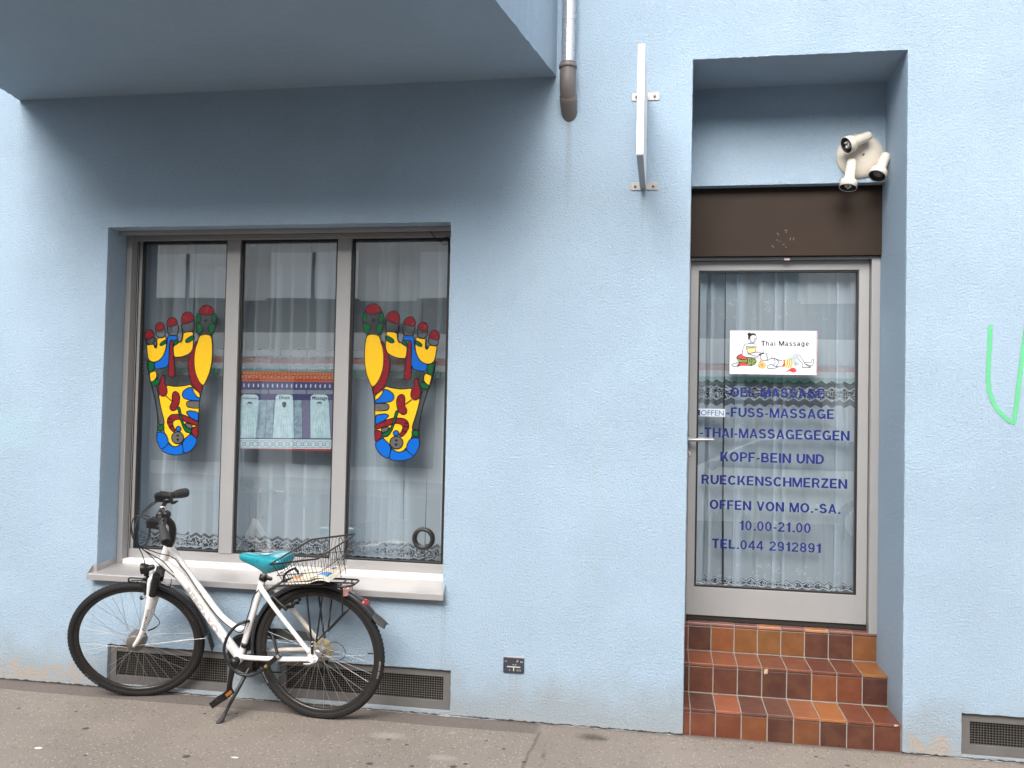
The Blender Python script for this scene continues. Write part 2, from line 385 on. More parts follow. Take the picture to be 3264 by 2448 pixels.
def curtain_mat(name, bands, hems=(), flowers=(), base=.62, col=(.68, .765, .85)):
    """bands: (z0, z1) lace inserts; hems: (z0, z1) scalloped lace at the lower edge; uv = metres of cloth"""
    t = NT(name); t.n.remove(t.b)
    uv = t.coord('UV'); U, V = t.xyz(uv)[:2]
    weave = t.noise(uv, 260, 2); a = t.m('MULTIPLY_ADD', weave, .16, base-.08)
    # net: diagonal lattice of threads
    k = 2*math.pi/.0135
    l1 = t.m('SINE', t.m('MULTIPLY', t.m('ADD', U, V), k)); l2 = t.m('SINE', t.m('MULTIPLY', t.m('SUBTRACT', U, V), k))
    hole = t.ramp(t.m('MULTIPLY', l1, l2), .02, .22)
    hole2 = t.ramp(t.m('MULTIPLY', l1, l2), -.02, -.22)
    net = t.m('SUBTRACT', 1.0, t.m('MAXIMUM', hole, hole2))
    # petals and leaves
    wob = t.node('ShaderNodeVectorMath', {0: uv, 1: t.node('ShaderNodeVectorMath', {0: t.noise(uv, 45, 2, out=1), 1: (.012, .012, 0)}, operation='MULTIPLY').outputs[0]}, operation='ADD').outputs[0]
    cell = t.vor(wob, 44, 'F1'); edge = t.vor(wob, 44, 'DISTANCE_TO_EDGE')
    leaf = t.m('MAXIMUM', t.ramp(cell, .37, .25), t.ramp(edge, .06, .03))
    per = .062
    tri = t.m('MULTIPLY', t.m('PINGPONG', t.m('ADD', U, 10.0), per/2), .62)       # 0 .. .019 zigzag
    inband = None; lace_a = None
    def band(z0, z1, hem):
        w_ = t.m('ADD', tri, 0.0)
        top = t.m('SUBTRACT', t.m('SUBTRACT', z1, tri), V)              # distance below the zigzag top edge
        low = t.m('SUBTRACT', V, t.m('ADD', z0, tri)) if not hem else t.m('SUBTRACT', V, t.m('ADD', z0, t.m('MULTIPLY', tri, .55)))
        ins = t.m('MULTIPLY', t.ramp(top, 0, .0015), t.ramp(low, 0, .0015))
        th = (z1-z0)
        d2 = t.m('ABSOLUTE', t.m('SUBTRACT', top, th*.27)); d1 = t.m('ABSOLUTE', t.m('SUBTRACT', top, .004)); d3 = t.m('ABSOLUTE', t.m('SUBTRACT', low, .004))
        thread = t.m('MAXIMUM', t.ramp(d2, .0045, .0025), t.m('MAXIMUM', t.ramp(d1, .0038, .002), t.ramp(d3, .0038, .002)))
        if hem:
            pat = t.m('ADD', t.m('MULTIPLY', net, t.ramp(top, th*.29, th*.27)), t.m('MULTIPLY', leaf, t.ramp(top, th*.27, th*.29)))
        else:
            d4 = t.m('ABSOLUTE', t.m('SUBTRACT', low, th*.27)); thread = t.m('MAXIMUM', thread, t.ramp(d4, .0045, .0025))
            mid = t.m('MULTIPLY', t.ramp(top, th*.27, th*.29), t.ramp(low, th*.27, th*.29))
            pat = t.m('ADD', t.m('MULTIPLY', net, t.m('SUBTRACT', 1.0, mid)), t.m('MULTIPLY', leaf, mid))
        return ins, t.m('MAXIMUM', thread, pat), low
    for (z0, z1) in bands:
        i, p, lo = band(z0, z1, False)
        a = t.m('ADD', t.m('MULTIPLY', a, t.m('SUBTRACT', 1.0, i)), t.m('MULTIPLY', i, t.m('MULTIPLY_ADD', p, .70, .03)))
    for (z0, z1) in hems:
        i, p, lo = band(z0, z1, True)
        a = t.m('ADD', t.m('MULTIPLY', a, t.m('SUBTRACT', 1.0, i)), t.m('MULTIPLY', i, t.m('MULTIPLY_ADD', p, .70, .03)))
        a = t.m('MULTIPLY', a, t.ramp(lo, -.0015, 0))
    for (z0, z1) in flowers:
        fl = t.m('MULTIPLY', t.ramp(t.vor(wob, 16, 'F1'), .40, .30), t.ramp(t.vor(wob, 75, 'F1'), .55, .40)); inb = t.m('MULTIPLY', t.ramp(V, z0, z0+.02), t.ramp(V, z1, z1-.02))
        a = t.m('MAXIMUM', a, t.m('MULTIPLY', t.m('MULTIPLY', fl, inb), .74))
    a = t.m('MINIMUM', a, .97)
    df = t.node('ShaderNodeBsdfDiffuse', {'Color': (*col, 1)}).outputs[0]
    tl = t.node('ShaderNodeBsdfTranslucent', {'Color': (*col, 1)}).outputs[0]
    cl = t.node('ShaderNodeMixShader', {0: .15, 1: df, 2: tl}).outputs[0]
    tr = t.node('ShaderNodeBsdfTransparent').outputs[0]
    t.l.new(t.node('ShaderNodeMixShader', {0: a, 1: tr, 2: cl}).outputs[0], t.out.inputs[0])
    return t.mat

def film(name, col, alpha, rough=.3):
    t = NT(name); t.set('Base Color', col); t.set('Roughness', rough); t.set('Alpha', alpha); return t.mat

def tile_mat():
    t = NT('glazed_tile'); c = t.coord()
    col = t.node('ShaderNodeVertexColor', None, layer_name='Col').outputs[0]
    n = t.noise(c, 14, 4); n2 = t.noise(c, 160, 3)
    base = t.mix(t.ramp(n, .35, .7), t.mix(.88, (0, 0, 0), col), t.mix(.10, col, (.32, .17, .05), 'MIX'))
    base = t.mix(t.m('MULTIPLY', t.ramp(n2, .58, .75), .25), base, (.05, .03, .02))
    t.set('Base Color', base); t.set('Roughness', t.m('MULTIPLY_ADD', t.noise(c, 25, 4), .20, .22)); t.set('Coat Weight', .25); t.set('Coat Roughness', .15)
    t.bump(t.noise(c, 11, 2), .10, .0012)
    return t.mat
M['tile'] = tile_mat()
M['grout'] = mat('grout', (.30, .265, .23), .9, 0, .25, 40, bump=.4, bscale=300)
M['flake'] = mat('bare_tile_body', (.48, .34, .23), .85, 0, .15, 60)
M['dirtgrout'] = mat('worn_grout', (.20, .17, .14), .9, 0, .35, 60)

def pavement_mat():
    t = NT('pavement'); c = t.coord(); X, Y, Z = t.xyz(c)[:3]
    agg = t.vor(c, 130, 'F1', 1); gr = t.noise(c, 120, 4, .8); big = t.noise(c, 1.1, 5, .6); mid = t.noise(c, 7, 5)
    base = t.mix(t.ramp(big, .3, .7), (.192, .160, .133), (.248, .208, .174))
    base = t.mix(t.m('MULTIPLY', t.ramp(gr, .42, .66), .36), base, (.38, .335, .295))
    base = t.mix(t.m('MULTIPLY', t.ramp(gr, .46, .30), .4), base, (.075, .062, .055))
    sp = t.ramp(t.vor(c, 42), .26, .12); base = t.mix(t.m('MULTIPLY', sp, .55), base, (.47, .43, .385))
    sp2 = t.ramp(t.vor(c, 26), .20, .10); base = t.mix(t.m('MULTIPLY', sp2, .6), base, (.07, .058, .05))
    base = t.mix(t.m('MULTIPLY', t.ramp(mid, .55, .8), .35), base, (.15, .125, .11))
    # gully strip of older asphalt along the wall, with its tar seam
    wob = t.m('MULTIPLY', t.m('SUBTRACT', t.noise(c, 2.2, 3), .5), .035)
    yy = t.m('ADD', Y, wob)
    lim = t.ramp(X, -.57, -.62)
    strip = t.m('MULTIPLY', t.ramp(yy, -.150, -.138), lim)
    base = t.mix(t.m('MULTIPLY', strip, .62), base, (.105, .086, .080))
    seam = t.m('MULTIPLY', t.ramp(t.m('ABSOLUTE', t.m('ADD', yy, .146)), .006, .002), lim)
    base = t.mix(t.m('MULTIPLY', seam, .5), base, (.05, .043, .04))
    # crooked seam running out from the wall, patch right of it
    sx = t.m('ADD', t.m('ADD', t.m('ADD', X, .585), t.m('MULTIPLY', Y, -.05)), t.m('MULTIPLY', t.m('SUBTRACT', t.noise(c, 6, 3), .5), .05))
    s1 = t.m('MULTIPLY', t.ramp(t.m('ABSOLUTE', t.m('ADD', sx, -.01)), .010, .003), t.ramp(Y, -.10, -.14))
    s2 = t.m('MULTIPLY', t.ramp(t.m('ABSOLUTE', t.m('ADD', sx, -.085)), .016, .004), t.m('MULTIPLY', t.ramp(t.noise(c, 9, 3), .42, .55), t.ramp(Y, -.2, -.3)))
    base = t.mix(t.m('MULTIPLY', t.m('MAXIMUM', s1, s2), .55), base, (.055, .047, .042))
    patch = t.m('MULTIPLY', t.ramp(sx, .0, .012), t.ramp(sx, .66, .50)); base = t.mix(t.m('MULTIPLY', patch, .22), base, (.17, .135, .12))
    # individual gum blots, grease and pale scuffs where the photo has them
    def blot(lst, colr, amt, soft):
        nonlocal base
        acc = None; nz = t.m('MULTIPLY', t.m('SUBTRACT', t.noise(c, 40, 3), .5), .5)
        for (x, y, rx, ry) in lst:
            dx = t.m('MULTIPLY', t.m('SUBTRACT', X, x), 1/rx); dy = t.m('MULTIPLY', t.m('SUBTRACT', Y, y), 1/ry)
            d = t.m('ADD', t.m('SQRT', t.m('ADD', t.m('MULTIPLY', dx, dx), t.m('MULTIPLY', dy, dy))), nz)
            v = t.ramp(d, 1.0, 1.0-soft); acc = v if acc is None else t.m('MAXIMUM', acc, v)
        base = t.mix(t.m('MULTIPLY', acc, amt), base, colr)
    P = lambda u, v: tuple(on_z(u, v, 0)[:2])
    gum = []
    for (u, v, r) in ((274, 2322, .022), (60, 2258, .011), (242, 2268, .010), (490, 2266, .008), (653, 2274, .012), (272, 2408, .011), (595, 2411, .022), (755, 2274, .009),
                      (1239, 2357, .017), (1296, 2374, .012), (1178, 2434, .020), (1313, 2442, .014), (1445, 2444, .020), (1484, 2435, .014), (1550, 2361, .011), (1670, 2429, .014), (2601, 2412, .013), (2702, 2440, .014), (2395, 2384, .010), (1606, 2387, .012)):
        x, y = P(u, v); gum.append((x, y, r, r*.9))
    blot(gum, (.045, .038, .036), .85, .35)
    x, y = P(1885, 2350); blot([(x, y, .10, .07), (x+.05, y-.01, .05, .04)], (.05, .043, .036), .75, .9)
    x, y = P(1240, 2345); x2, y2 = P(1443, 2336); x3, y3 = P(1410, 2415)
    blot([(x, y, .14, .07), (x2, y2, .030, .030), (x3, y3, .10, .05)], (.36, .325, .29), .55, .9)
    x, y = P(122, 2384); x2, y2 = P(278, 2402); x3, y3 = P(748, 2414)
    blot([(x, y, .022, .014), (x2, y2, .005, .005), (x3, y3, .022, .01)], (.72, .70, .66), .9, .3)
    x, y = P(368, 2284); x2, y2 = P(212, 2260); blot([(x, y, .007, .006), (x2, y2, .006, .006)], (.25, .45, .30), .8, .4)
    # grime against the wall
    gm = t.ramp(t.m('ADD', Y, t.m('MULTIPLY', t.noise(c, 18, 4), .05)), -.012, .03); base = t.mix(t.m('MULTIPLY', gm, .6), base, (.075, .062, .052))
    t.set('Base Color', base); t.set('Roughness', .85); t.set('Specular IOR Level', .3)
    t.bump(t.m('ADD', gr, t.m('MULTIPLY', t.vor(c, 130), .8)), .5, .003)
    return t.mat
M['pavement'] = pavement_mat()
M['asphalt'] = mat('road_asphalt', (.055, .054, .053), .9, 0, .25, 60, bump=.4)
M['kerb'] = mat('granite_kerb', (.30, .29, .28), .8, 0, .2, 50)
M['ground'] = mat('far_ground', (.12, .115, .11), .95, 0, .2, 2)
# ------------------------------------------------------------------ ground
def sheet(name, x0, x1, y0, y1, z, m, kind='structure'):
    b = MB(); b.quad((x0, y0, z), (x1, y0, z), (x1, y1, z), (x0, y1, z)); return tag(b.build(name, m), kind=kind)
sheet('ground', -250, 250, -250, 250, -.16, M['ground'])
sheet('road', -120, 120, -10.9, -2.9, -.115, M['asphalt'])
b = MB(); b.box(-120, 120, -2.75, .62, -.15, 0); tag(b.build('pavement', M['pavement']), kind='structure')
b = MB(); b.box(-120, 120, -2.9, -2.753, -.15, .003); tag(b.build('kerb', M['kerb'], bevel=.015), kind='structure')
b = MB(); b.box(-120, 120, -13.2, -10.9, -.15, .0); tag(b.build('far_pavement', M['pavement']), kind='structure')

# ------------------------------------------------------------------ blue house
house = thing('house', 'pale blue house with rough plaster, projecting bay, shop window and glazed entrance door', 'house', (0, 0, 0))
def ringpts(x0, x1, z0, z1, step=.018, jit=.0016, grow=0.0, sides='lbrt'):
    x0 -= grow; x1 += grow; z0 -= grow; z1 += grow
    out = []
    def run(a, b):
        n = max(1, int((Vector(b)-Vector(a)).length/step))
        for i in range(n):
            t = i/n; out.append([a[0]+(b[0]-a[0])*t, a[1]+(b[1]-a[1])*t])
    run((x0, z0), (x1, z0)); run((x1, z0), (x1, z1)); run((x1, z1), (x0, z1)); run((x0, z1), (x0, z0))
    for p in out: p[0] += random.uniform(-jit, jit); p[1] += random.uniform(-jit, jit)
    return out
WIN = (-3.135, -1.128, .640, 2.594); SLOT = (.118, 1.150, -.10, 3.405)
G1 = (-3.050, -2.293, .020, .245); G2 = (-2.036, -1.073, .020, .236); G3 = (1.412, 2.25, .012, .213)
wb = MB()
WX0, WX1, WZ1 = -12.0, 9.0, 9.0
outer = [(WX0, 0, -.12), (WX1, 0, -.12), (WX1, 0, WZ1), (WX0, 0, WZ1)]
rings = []
for (o_, d_) in ((WIN, .20), (G1, .05), (G2, .05), (G3, .05)):
    rings.append((ringpts(*o_), d_))
# door slot: keep it a closed ring inside the wall sheet (reaches below the pavement)
rings.append((ringpts(*SLOT), .66))
holes = []
for pts, d_ in rings:
    n = len(pts); cx_ = sum(p[0] for p in pts)/n; cz_ = sum(p[1] for p in pts)/n
    o2 = [(p[0] + (.004 if p[0] > cx_ else -.004)*0 , p[1]) for p in pts]
    front = []
    for p in pts:
        gx = 0; gz = 0
        front.append((p[0], p[1]))
    holes.append([(p[0], 0, p[1]) for p in front])
wb.poly(outer, 0, holes)
for pts, d_ in rings:
    n = len(pts); vs = []
    for (x, z) in pts: vs.append((x, 0, z))
    # the plaster edge is a little round: second row set back 5 mm and 1.5 mm inwards, then the plain reveal
    xs = [p[0] for p in pts]; zs = [p[1] for p in pts]; x0, x1, z0, z1 = min(xs), max(xs), min(zs), max(zs)
    def inn(p, k, mixf):
        x, z = p
        if x < x0+.005: x = x*(1-mixf)+(x0+k)*mixf
        elif x > x1-.005: x = x*(1-mixf)+(x1-k)*mixf
        if z < z0+.005: z = z*(1-mixf)+(z0+k)*mixf
        elif z > z1-.005: z = z*(1-mixf)+(z1-k)*mixf
        return x, z
    for yy, k, mf in ((.005, .003, .55), (.02, .0045, 1.0), (d_, .0045, 1.0)):
        for p in pts:
            x, z = inn(p, k, mf); vs.append((x, yy, z))
    fs = []
    for k in range(3):
        for i in range(n):
            j = (i+1) % n; fs.append((k*n+i, k*n+j, (k+1)*n+j, (k+1)*n+i))
    wb.add(vs, fs, 0, False)
# back, sides and roof of the house body
wb.quad((WX0, 0, -.12), (WX0, 9, -.12), (WX0, 9, WZ1), (WX0, 0, WZ1)); wb.quad((WX1, 0, -.12), (WX1, 9, -.12), (WX1, 9, WZ1), (WX1, 0, WZ1))
wb.quad((WX0, 9, -.12), (WX1, 9, -.12), (WX1, 9, WZ1), (WX0, 9, WZ1)); wb.quad((WX0, 0, WZ1), (WX1, 0, WZ1), (WX1, 9, WZ1), (WX0, 9, WZ1))
# upper back wall of the entrance recess, with its own soffit over the brown panel
wb.box(.119, 1.149, .42, .66, 2.862, 3.404)
wb.build('wall', M['plaster'], house)

# projecting bay over the window
bay = MB(); BX0, BX1, BY, BZ = -3.734, -.580, -1.36, 3.347
def edge_pts(a, b_, step=.03, j=.0018):
    a = Vector(a); b_ = Vector(b_); n = int((b_-a).length/step)
    return [a+(b_-a)*(i/n)+Vector((random.uniform(-j, j),)*3) for i in range(n)]
low = edge_pts((BX0, -.001, BZ), (BX0+.26, BY, BZ)) + edge_pts((BX0+.26, BY, BZ), (BX1-.236, BY, BZ)) + edge_pts((BX1-.236, BY, BZ), (BX1, -.001, BZ)) + [Vector((BX1, -.001, BZ))]
bay.poly([p for p in low])
n = len(low); bay.add([p for p in low]+[Vector((p.x, p.y, BZ+3.2)) for p in low], [(i, i+1, n+i+1, n+i) for i in range(n-1)])
bay.quad((BX0, 0, BZ+3.2), (BX1, 0, BZ+3.2), (BX1-.236, BY, BZ+3.2), (BX0+.26, BY, BZ+3.2))
tag(bay.build('bay', M['plaster'], house))

# dark rooms behind the glass
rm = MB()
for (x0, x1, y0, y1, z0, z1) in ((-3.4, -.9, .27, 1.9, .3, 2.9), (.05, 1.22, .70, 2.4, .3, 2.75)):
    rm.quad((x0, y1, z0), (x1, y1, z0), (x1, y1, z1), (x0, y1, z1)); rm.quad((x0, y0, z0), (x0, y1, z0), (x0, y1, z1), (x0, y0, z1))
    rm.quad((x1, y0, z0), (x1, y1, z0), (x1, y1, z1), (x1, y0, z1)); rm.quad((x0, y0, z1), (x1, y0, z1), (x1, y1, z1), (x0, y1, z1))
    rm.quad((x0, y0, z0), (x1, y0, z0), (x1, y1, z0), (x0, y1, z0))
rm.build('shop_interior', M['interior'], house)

# ---- shop window
fr = MB()
GZ0, GZ1 = .742, 2.556
# guide rails at the sides, shutter slot profile at the top
fr.box(-3.130, -3.096, .172, .238, .655, 2.583, 0); fr.box(-1.165, -1.131, .172, .238, .655, 2.583, 0)
fr.box(-3.096, -3.086, .225, .238, .655, 2.575, 1)
fr.box(-3.132, -1.131, .094, .104, 2.566, 2.590, 0)
fr.box(-3.132, -1.131, .106, .236, 2.584, 2.592, 0)
fr.box(-3.096, -1.165, .205, .235, 2.556, 2.582, 0)
# outer frame and mullions
fr.box(-3.086, -3.068, .236, .275, .69, 2.575, 0); fr.box(-1.190, -1.131, .240, .275, .69, 2.575, 0)
for (x0, x1) in ((-2.519, -2.437), (-1.843, -1.760)):
    fr.box(x0, x1, .222, .275, .741, 2.562, 0)
fr.box(-3.086, -1.131, .228, .275, .690, .7405, 0)
win = fr.build('window', [M['alu'], M['alu_dark']], house, bevel=.0025)
b = MB(); b.box(-3.094, -1.134, .176, .274, .6565, .6895); b.build('ledge_profile', M['white_alu'], win, bevel=.004)
panes = ((-3.066, -2.521), (-2.435, -1.845), (-1.758, -1.191))
for (x0, x1) in panes:
    g = MB(); k = .011; y0, y1 = .238, .252
    g.box(x0, x0+k, y0, y1, GZ0, GZ1); g.box(x1-k, x1, y0, y1, GZ0, GZ1); g.box(x0+k, x1-k, y0, y1, GZ0, GZ0+k*.7); g.box(x0+k, x1-k, y0, y1, GZ1-k, GZ1)
    pn = MB(); pn.quad((x0+.003, .250, GZ0+.003), (x1-.003, .250, GZ0+.003), (x1-.003, .250, GZ1-.003), (x0+.003, .250, GZ1-.003))
    p = pn.build('pane', M['glass'], win); g.build('gasket', M['gasket'], win)
# sill
sb = MB(); X0, X1 = -3.158, -1.112
prof = [(.185, .664), (-.050, .640), (-.054, .636), (-.054, .607), (-.048, .607), (-.048, .632)]
k = len(prof); vs = [(X0, y, z) for y, z in prof]+[(X1, y, z) for y, z in prof]
sb.add(vs, [(i, i+1, k+i+1, k+i) for i in range(k-1)])
for X in (X0, X1):           # turned-up ends
    e = .0022 if X == X0 else -.0022
    sb.add([(X, -.054, .607), (X, -.054, .640), (X, -.004, .682), (X, .172 if X == X0 else -.002, .690), (X, .172 if X == X0 else -.002, .655), (X, -.048, .607)], [(0, 1, 2, 3, 4, 5)])
    sb.add([(X+e, -.054, .607), (X+e, -.054, .640), (X+e, -.004, .682), (X+e, .172 if X == X0 else -.002, .690), (X+e, .172 if X == X0 else -.002, .655), (X+e, -.048, .607)], [(5, 4, 3, 2, 1, 0)])
    sb.add([(X, -.054, .640), (X+e, -.054, .640), (X+e, -.004, .682), (X, -.004, .682)], [(0, 1, 2, 3)])
    sb.add([(X, -.004, .682), (X+e, -.004, .682), (X+e, .17 if X == X0 else -.002, .690), (X, .17 if X == X0 else -.002, .690)], [(0, 1, 2, 3)])
sb.add([(-3.1312, -.004, .640), (-3.1312, .172, .655), (-3.1312, .172, .692), (-3.1312, -.004, .684), (-3.158, -.004, .684), (-3.158, -.004, .640)], [(0, 1, 2, 3), (0, 3, 4, 5)])
sb.build('sill', M['sill'], win)
# round ventilation ring in the right pane
rg = MB(); c0 = on_y(1349.5, 1717, .245)
rg.lathe([(.042, .020), (.042, -.012), (.046, -.018), (.060, -.014), (.064, -.004), (.064, .010)], c0, Vector((0, 1, 0)), 36)
rg.build('vent_ring', M['gasket'], win)

# ---- entrance: panel, frame, door leaf
pb = MB(); pb.box(.121, 1.147, .478, .52, 2.480, 2.861)
dp = pb.build('door_panel', M['brown'], house, bevel=.002)
sc = MB(); rs_ = random.Random(3)
P_ = [on_y(2478+rs_.uniform(-16, 52), 772+rs_.uniform(-42, 24), .4772) for _ in range(11)]; path = []
for p in P_:
    a_ = rs_.uniform(0, 3.1); q = Vector((math.cos(a_), 0, math.sin(a_)))*rs_.uniform(.003, .009); sc.strip([p-q, p+q], .0016, Vector((0, 1, 0)))
so_ = sc.build('scratches', mat('scratched_paint', (.30, .25, .20), .8), dp); so_['kind'] = 'stuff'
df = MB()
df.box(.121, .137, .505, .60, .445, 2.478, 0); df.box(1.103, 1.147, .505, .60, .440, 2.478, 0); df.box(.137, 1.103, .505, .60, 2.466, 2.4785, 0)
frame = df.build('door_frame', M['alu'], house, bevel=.002)
b = MB(); b.box(.640, .672, .496, .5045, 2.458, 2.474); b.build('latch_block', M['plate_edge'], frame, bevel=.002)
LX0, LX1, LZ0, LZ1, LY = .140, 1.100, .478, 2.463, .548
AX0, AX1, AZ0, AZ1 = .183, 1.046, .634, 2.412
lf = MB()
lf.box(LX0, AX0, LY, LY+.05, LZ0, LZ1); lf.box(AX1, LX1, LY, LY+.05, LZ0, LZ1)
lf.box(AX0, AX1, LY, LY+.05, LZ0, AZ0); lf.box(AX0, AX1, LY, LY+.05, AZ1, LZ1)
door = lf.build('door', M['alu'], house, bevel=.0018)
g = MB(); k = .010
g.box(AX0, AX0+k, LY+.006, LY+.03, AZ0, AZ1); g.box(AX1-k, AX1, LY+.006, LY+.03, AZ0, AZ1); g.box(AX0+k, AX1-k, LY+.006, LY+.03, AZ0, AZ0+k); g.box(AX0+k, AX1-k, LY+.006, LY+.03, AZ1-k, AZ1)
g.build('gasket', M['gasket'], door)
DY = LY+.024
pn = MB(); pn.quad((AX0+.004, DY, AZ0+.004), (AX1-.004, DY, AZ0+.004), (AX1-.004, DY, AZ1-.004), (AX0+.004, DY, AZ1-.004)); pn.build('pane', M['glass'], door)
# dark threshold gap under the leaf
b = MB(); b.box(LX0, LX1, LY+.012, LY+.04, .448, .4775); b.build('threshold_gap', M['alu_dark'], door)
# lever handle, plate and lock
h = MB()
hx = on_y(2196, 1401, LY-.002).x; hz = on_y(2203, 1401, LY).z
h.box(hx-.012, hx+.014, LY-.010, LY-.0005, hz-.040, hz+.032, 0)
for dz in (.024, -.028): h.lathe([(.0, -.001), (.0035, -.0015), (.0035, .002)], (hx, LY-.0115, hz+dz), Vector((0, 1, 0)), 10, 1)
h.tube([(hx, LY-.010, hz), (hx, LY-.058, hz)], .009, 12, 2)
h.tube([(hx-.006, LY-.058, hz), (hx+.02, LY-.060, hz), (hx+.06, LY-.060, hz+.001), (hx+.135, LY-.058, hz+.004)], [.010, .0105, .009, .005], 12, 0, side=Vector((0, 0, 1)))
h.build('handle', [M['steel'], M['alu_dark'], M['sign_under']], door)
lk = MB(); lz = on_y(2194, 1447, LY).z
lk.lathe([(.0, -.007), (.012, -.007), (.015, -.004), (.016, 0)], (hx-.002, LY-.0005, lz), Vector((0, 1, 0)), 20, 0)
lk.box(hx-.004, hx, LY-.0085, LY-.0072, lz-.007, lz+.007, 1)
lk.build('lock', [M['plate_edge'], M['alu_dark']], door)
# blue lettering on the glass: (text, left px, right px, cap height px) read off the photograph, laid on the pane
TY = DY-.0025
lines = (("-OEL-MASSAGE", (2313, 1267), (2628.5, 1267), 29), ("-FUSS-MASSAGE", (2314, 1330.5), (2659, 1333.5), 29), ("-THAI-MASSAGEGEGEN", (2230.5, 1395.5), (2707, 1402), 29.5),
         ("KOPF-BEIN UND", (2296, 1472.5), (2627, 1476.5), 29), ("RUECKENSCHMERZEN", (2236, 1545), (2699.5, 1555), 28.5), ("OFFEN VON MO.-SA.", (2262, 1622), (2679, 1638), 28.5),
         ("10.00-21.00", (2356.5, 1691), (2585, 1697), 29), ("TEL.044 2912891", (2269, 1748.5), (2617.5, 1760), 28))
for txt, a, c_, hp in lines:
    P0 = on_y(*a, TY); P1 = on_y(*c_, TY); z = (P0.z+P1.z)/2; P0.z = P1.z = z
    hh = hp*(4.51+TY)/FPX
    t = MB(); ws = [t]; sign_text(t, txt, P0, P1, hh, (0, -1, 0), words=ws)
    for t in ws: t.build('lettering', M['navy'], door)

# ---- tiled steps: nosing tiles 120 mm wide, each with its own glaze
D_, RB, O_, YB, L_ = (70, 37, 31), (98, 46, 31), (128, 66, 34), (122, 78, 34), (178, 104, 56)
rows = {
 'r1': [RB, (104, 50, 36), (104, 48, 31), (120, 64, 34), D_, (112, 63, 36), D_, (82, 42, 32), (90, 45, 33)],
 't1': [RB, (84, 46, 40), (160, 86, 56), (94, 56, 48), (104, 64, 54), (160, 92, 56), (172, 102, 48), (116, 58, 38), (114, 56, 36)],
 'r2': [D_, (88, 44, 31), (84, 44, 33), (76, 41, 33), (68, 36, 31), (74, 40, 34), (118, 62, 34), (110, 54, 32), (68, 36, 32)],
 't2': [RB, (140, 72, 44), (138, 74, 46), (132, 70, 46), (112, 60, 42), (116, 60, 42), (100, 50, 38), (106, 52, 35), (150, 90, 40)],
 'r3': [RB, D_, (132, 72, 36), (124, 76, 34), (122, 78, 36), (120, 72, 36), (78, 40, 34), (76, 40, 32), (126, 76, 36)],
 't3': [RB, (140, 92, 84), (150, 98, 86), (132, 86, 78), (186, 124, 88), (136, 88, 80), (190, 130, 84), (140, 92, 84), (128, 84, 76)]}
PIT_ = (1.147-.1535)/8
cols = [.1215, .1515] + [.1535+PIT_*i for i in range(1, 9)]
tb = MB(); tcol = []
def tile(p0, p1, axis, colr):
    n0 = len(tb.f); tb.box(*p0, *p1) if False else None
YR = (.012, .268, .512); ZT = (.134, .290, .444)
def addtile(x0, x1, y0, y1, z0, z1, colr, rot=0):
    n0 = len(tb.f); tb.box(x0, x1, y0, y1, z0, z1)
    colr = tuple(.85*a+.15*b_ for a, b_ in zip(colr, (102, 54, 38))); colr = tuple((.88*q+.12*sum(colr)/3)*1.04 for q in colr); tcol.extend([lin(colr)]*(len(tb.f)-n0))
J = .0028
for s_ in range(3):
    zb = -.09 if s_ == 0 else ZT[s_-1]+.004
    yb = YR[s_+1] if s_ < 2 else .60
    for i in range(9):
        x0, x1 = (cols[0], cols[1]) if i == 0 else (cols[i]+J if i > 1 else .1535+J, cols[i+1]-J)
        jz = random.uniform(-.0012, .0012); jy = random.uniform(-.001, .001)
        addtile(x0, x1, YR[s_]+jy, YR[s_]+.012+jy, zb+.001, ZT[s_]-.0205, rows['r%d' % (s_+1)][i])
        addtile(x0, x1, YR[s_]-.006+jy, yb-.003, ZT[s_]-.014+jz, ZT[s_]+jz, rows['t%d' % (s_+1)][i])
gb = MB()
for s_ in range(3):
    zb = -.09 if s_ == 0 else ZT[s_-1]-.02
    gb.box(.1212, 1.1468, YR[s_]+.004, .62, zb, ZT[s_]-.004)
# chips broken out of the nosings
def chip(x, z, y, w_, h_):
    pts = []
    for i in range(11):
        a = 2*math.pi*i/11; r_ = random.uniform(.6, 1.1); pts.append((x+w_*r_*math.cos(a), y, z+h_*r_*math.sin(a)))
    c_ = (x, y-.0035, z); gb.add([c_]+pts, [(0, i+1, (i+1) % 11+1) for i in range(11)], 1)
steps = gb.build('steps', [M['grout'], M['grout']], house)
tb.col = tcol
# bevel keeps face colours via custom layer, so chamfer by hand: tiles get a small bevel modifier-free edge
tiles = tb.build('tiles', M['tile'], steps)
bv = tiles.modifiers.new('edge', 'BEVEL'); bv.width = .0022; bv.segments = 2; bv.limit_method = 'ANGLE'
for (p, y, w_, h_) in ((on_y(2441, 2142, YR[1]), YR[1], .013, .017), (on_y(2855, 2316, YR[0]), YR[0], .013, .007)):
    ch = MB(); pts = []; zc_ = p.z+.004 if w_ == .013 and h_ > .01 else ZT[0]-.006
    for i in range(13):
        a = 2*math.pi*i/13; r_ = random.uniform(.55, 1.1); pts.append(Vector((p.x+w_*r_*math.cos(a), y-.0078, zc_+h_*r_*math.sin(a))))
    ch.add([Vector((p.x, y-.0095, zc_))]+pts, [(0, i+1, (i+1) % 13+1) for i in range(13)])
    ch.build('chip', M['flake'], steps)
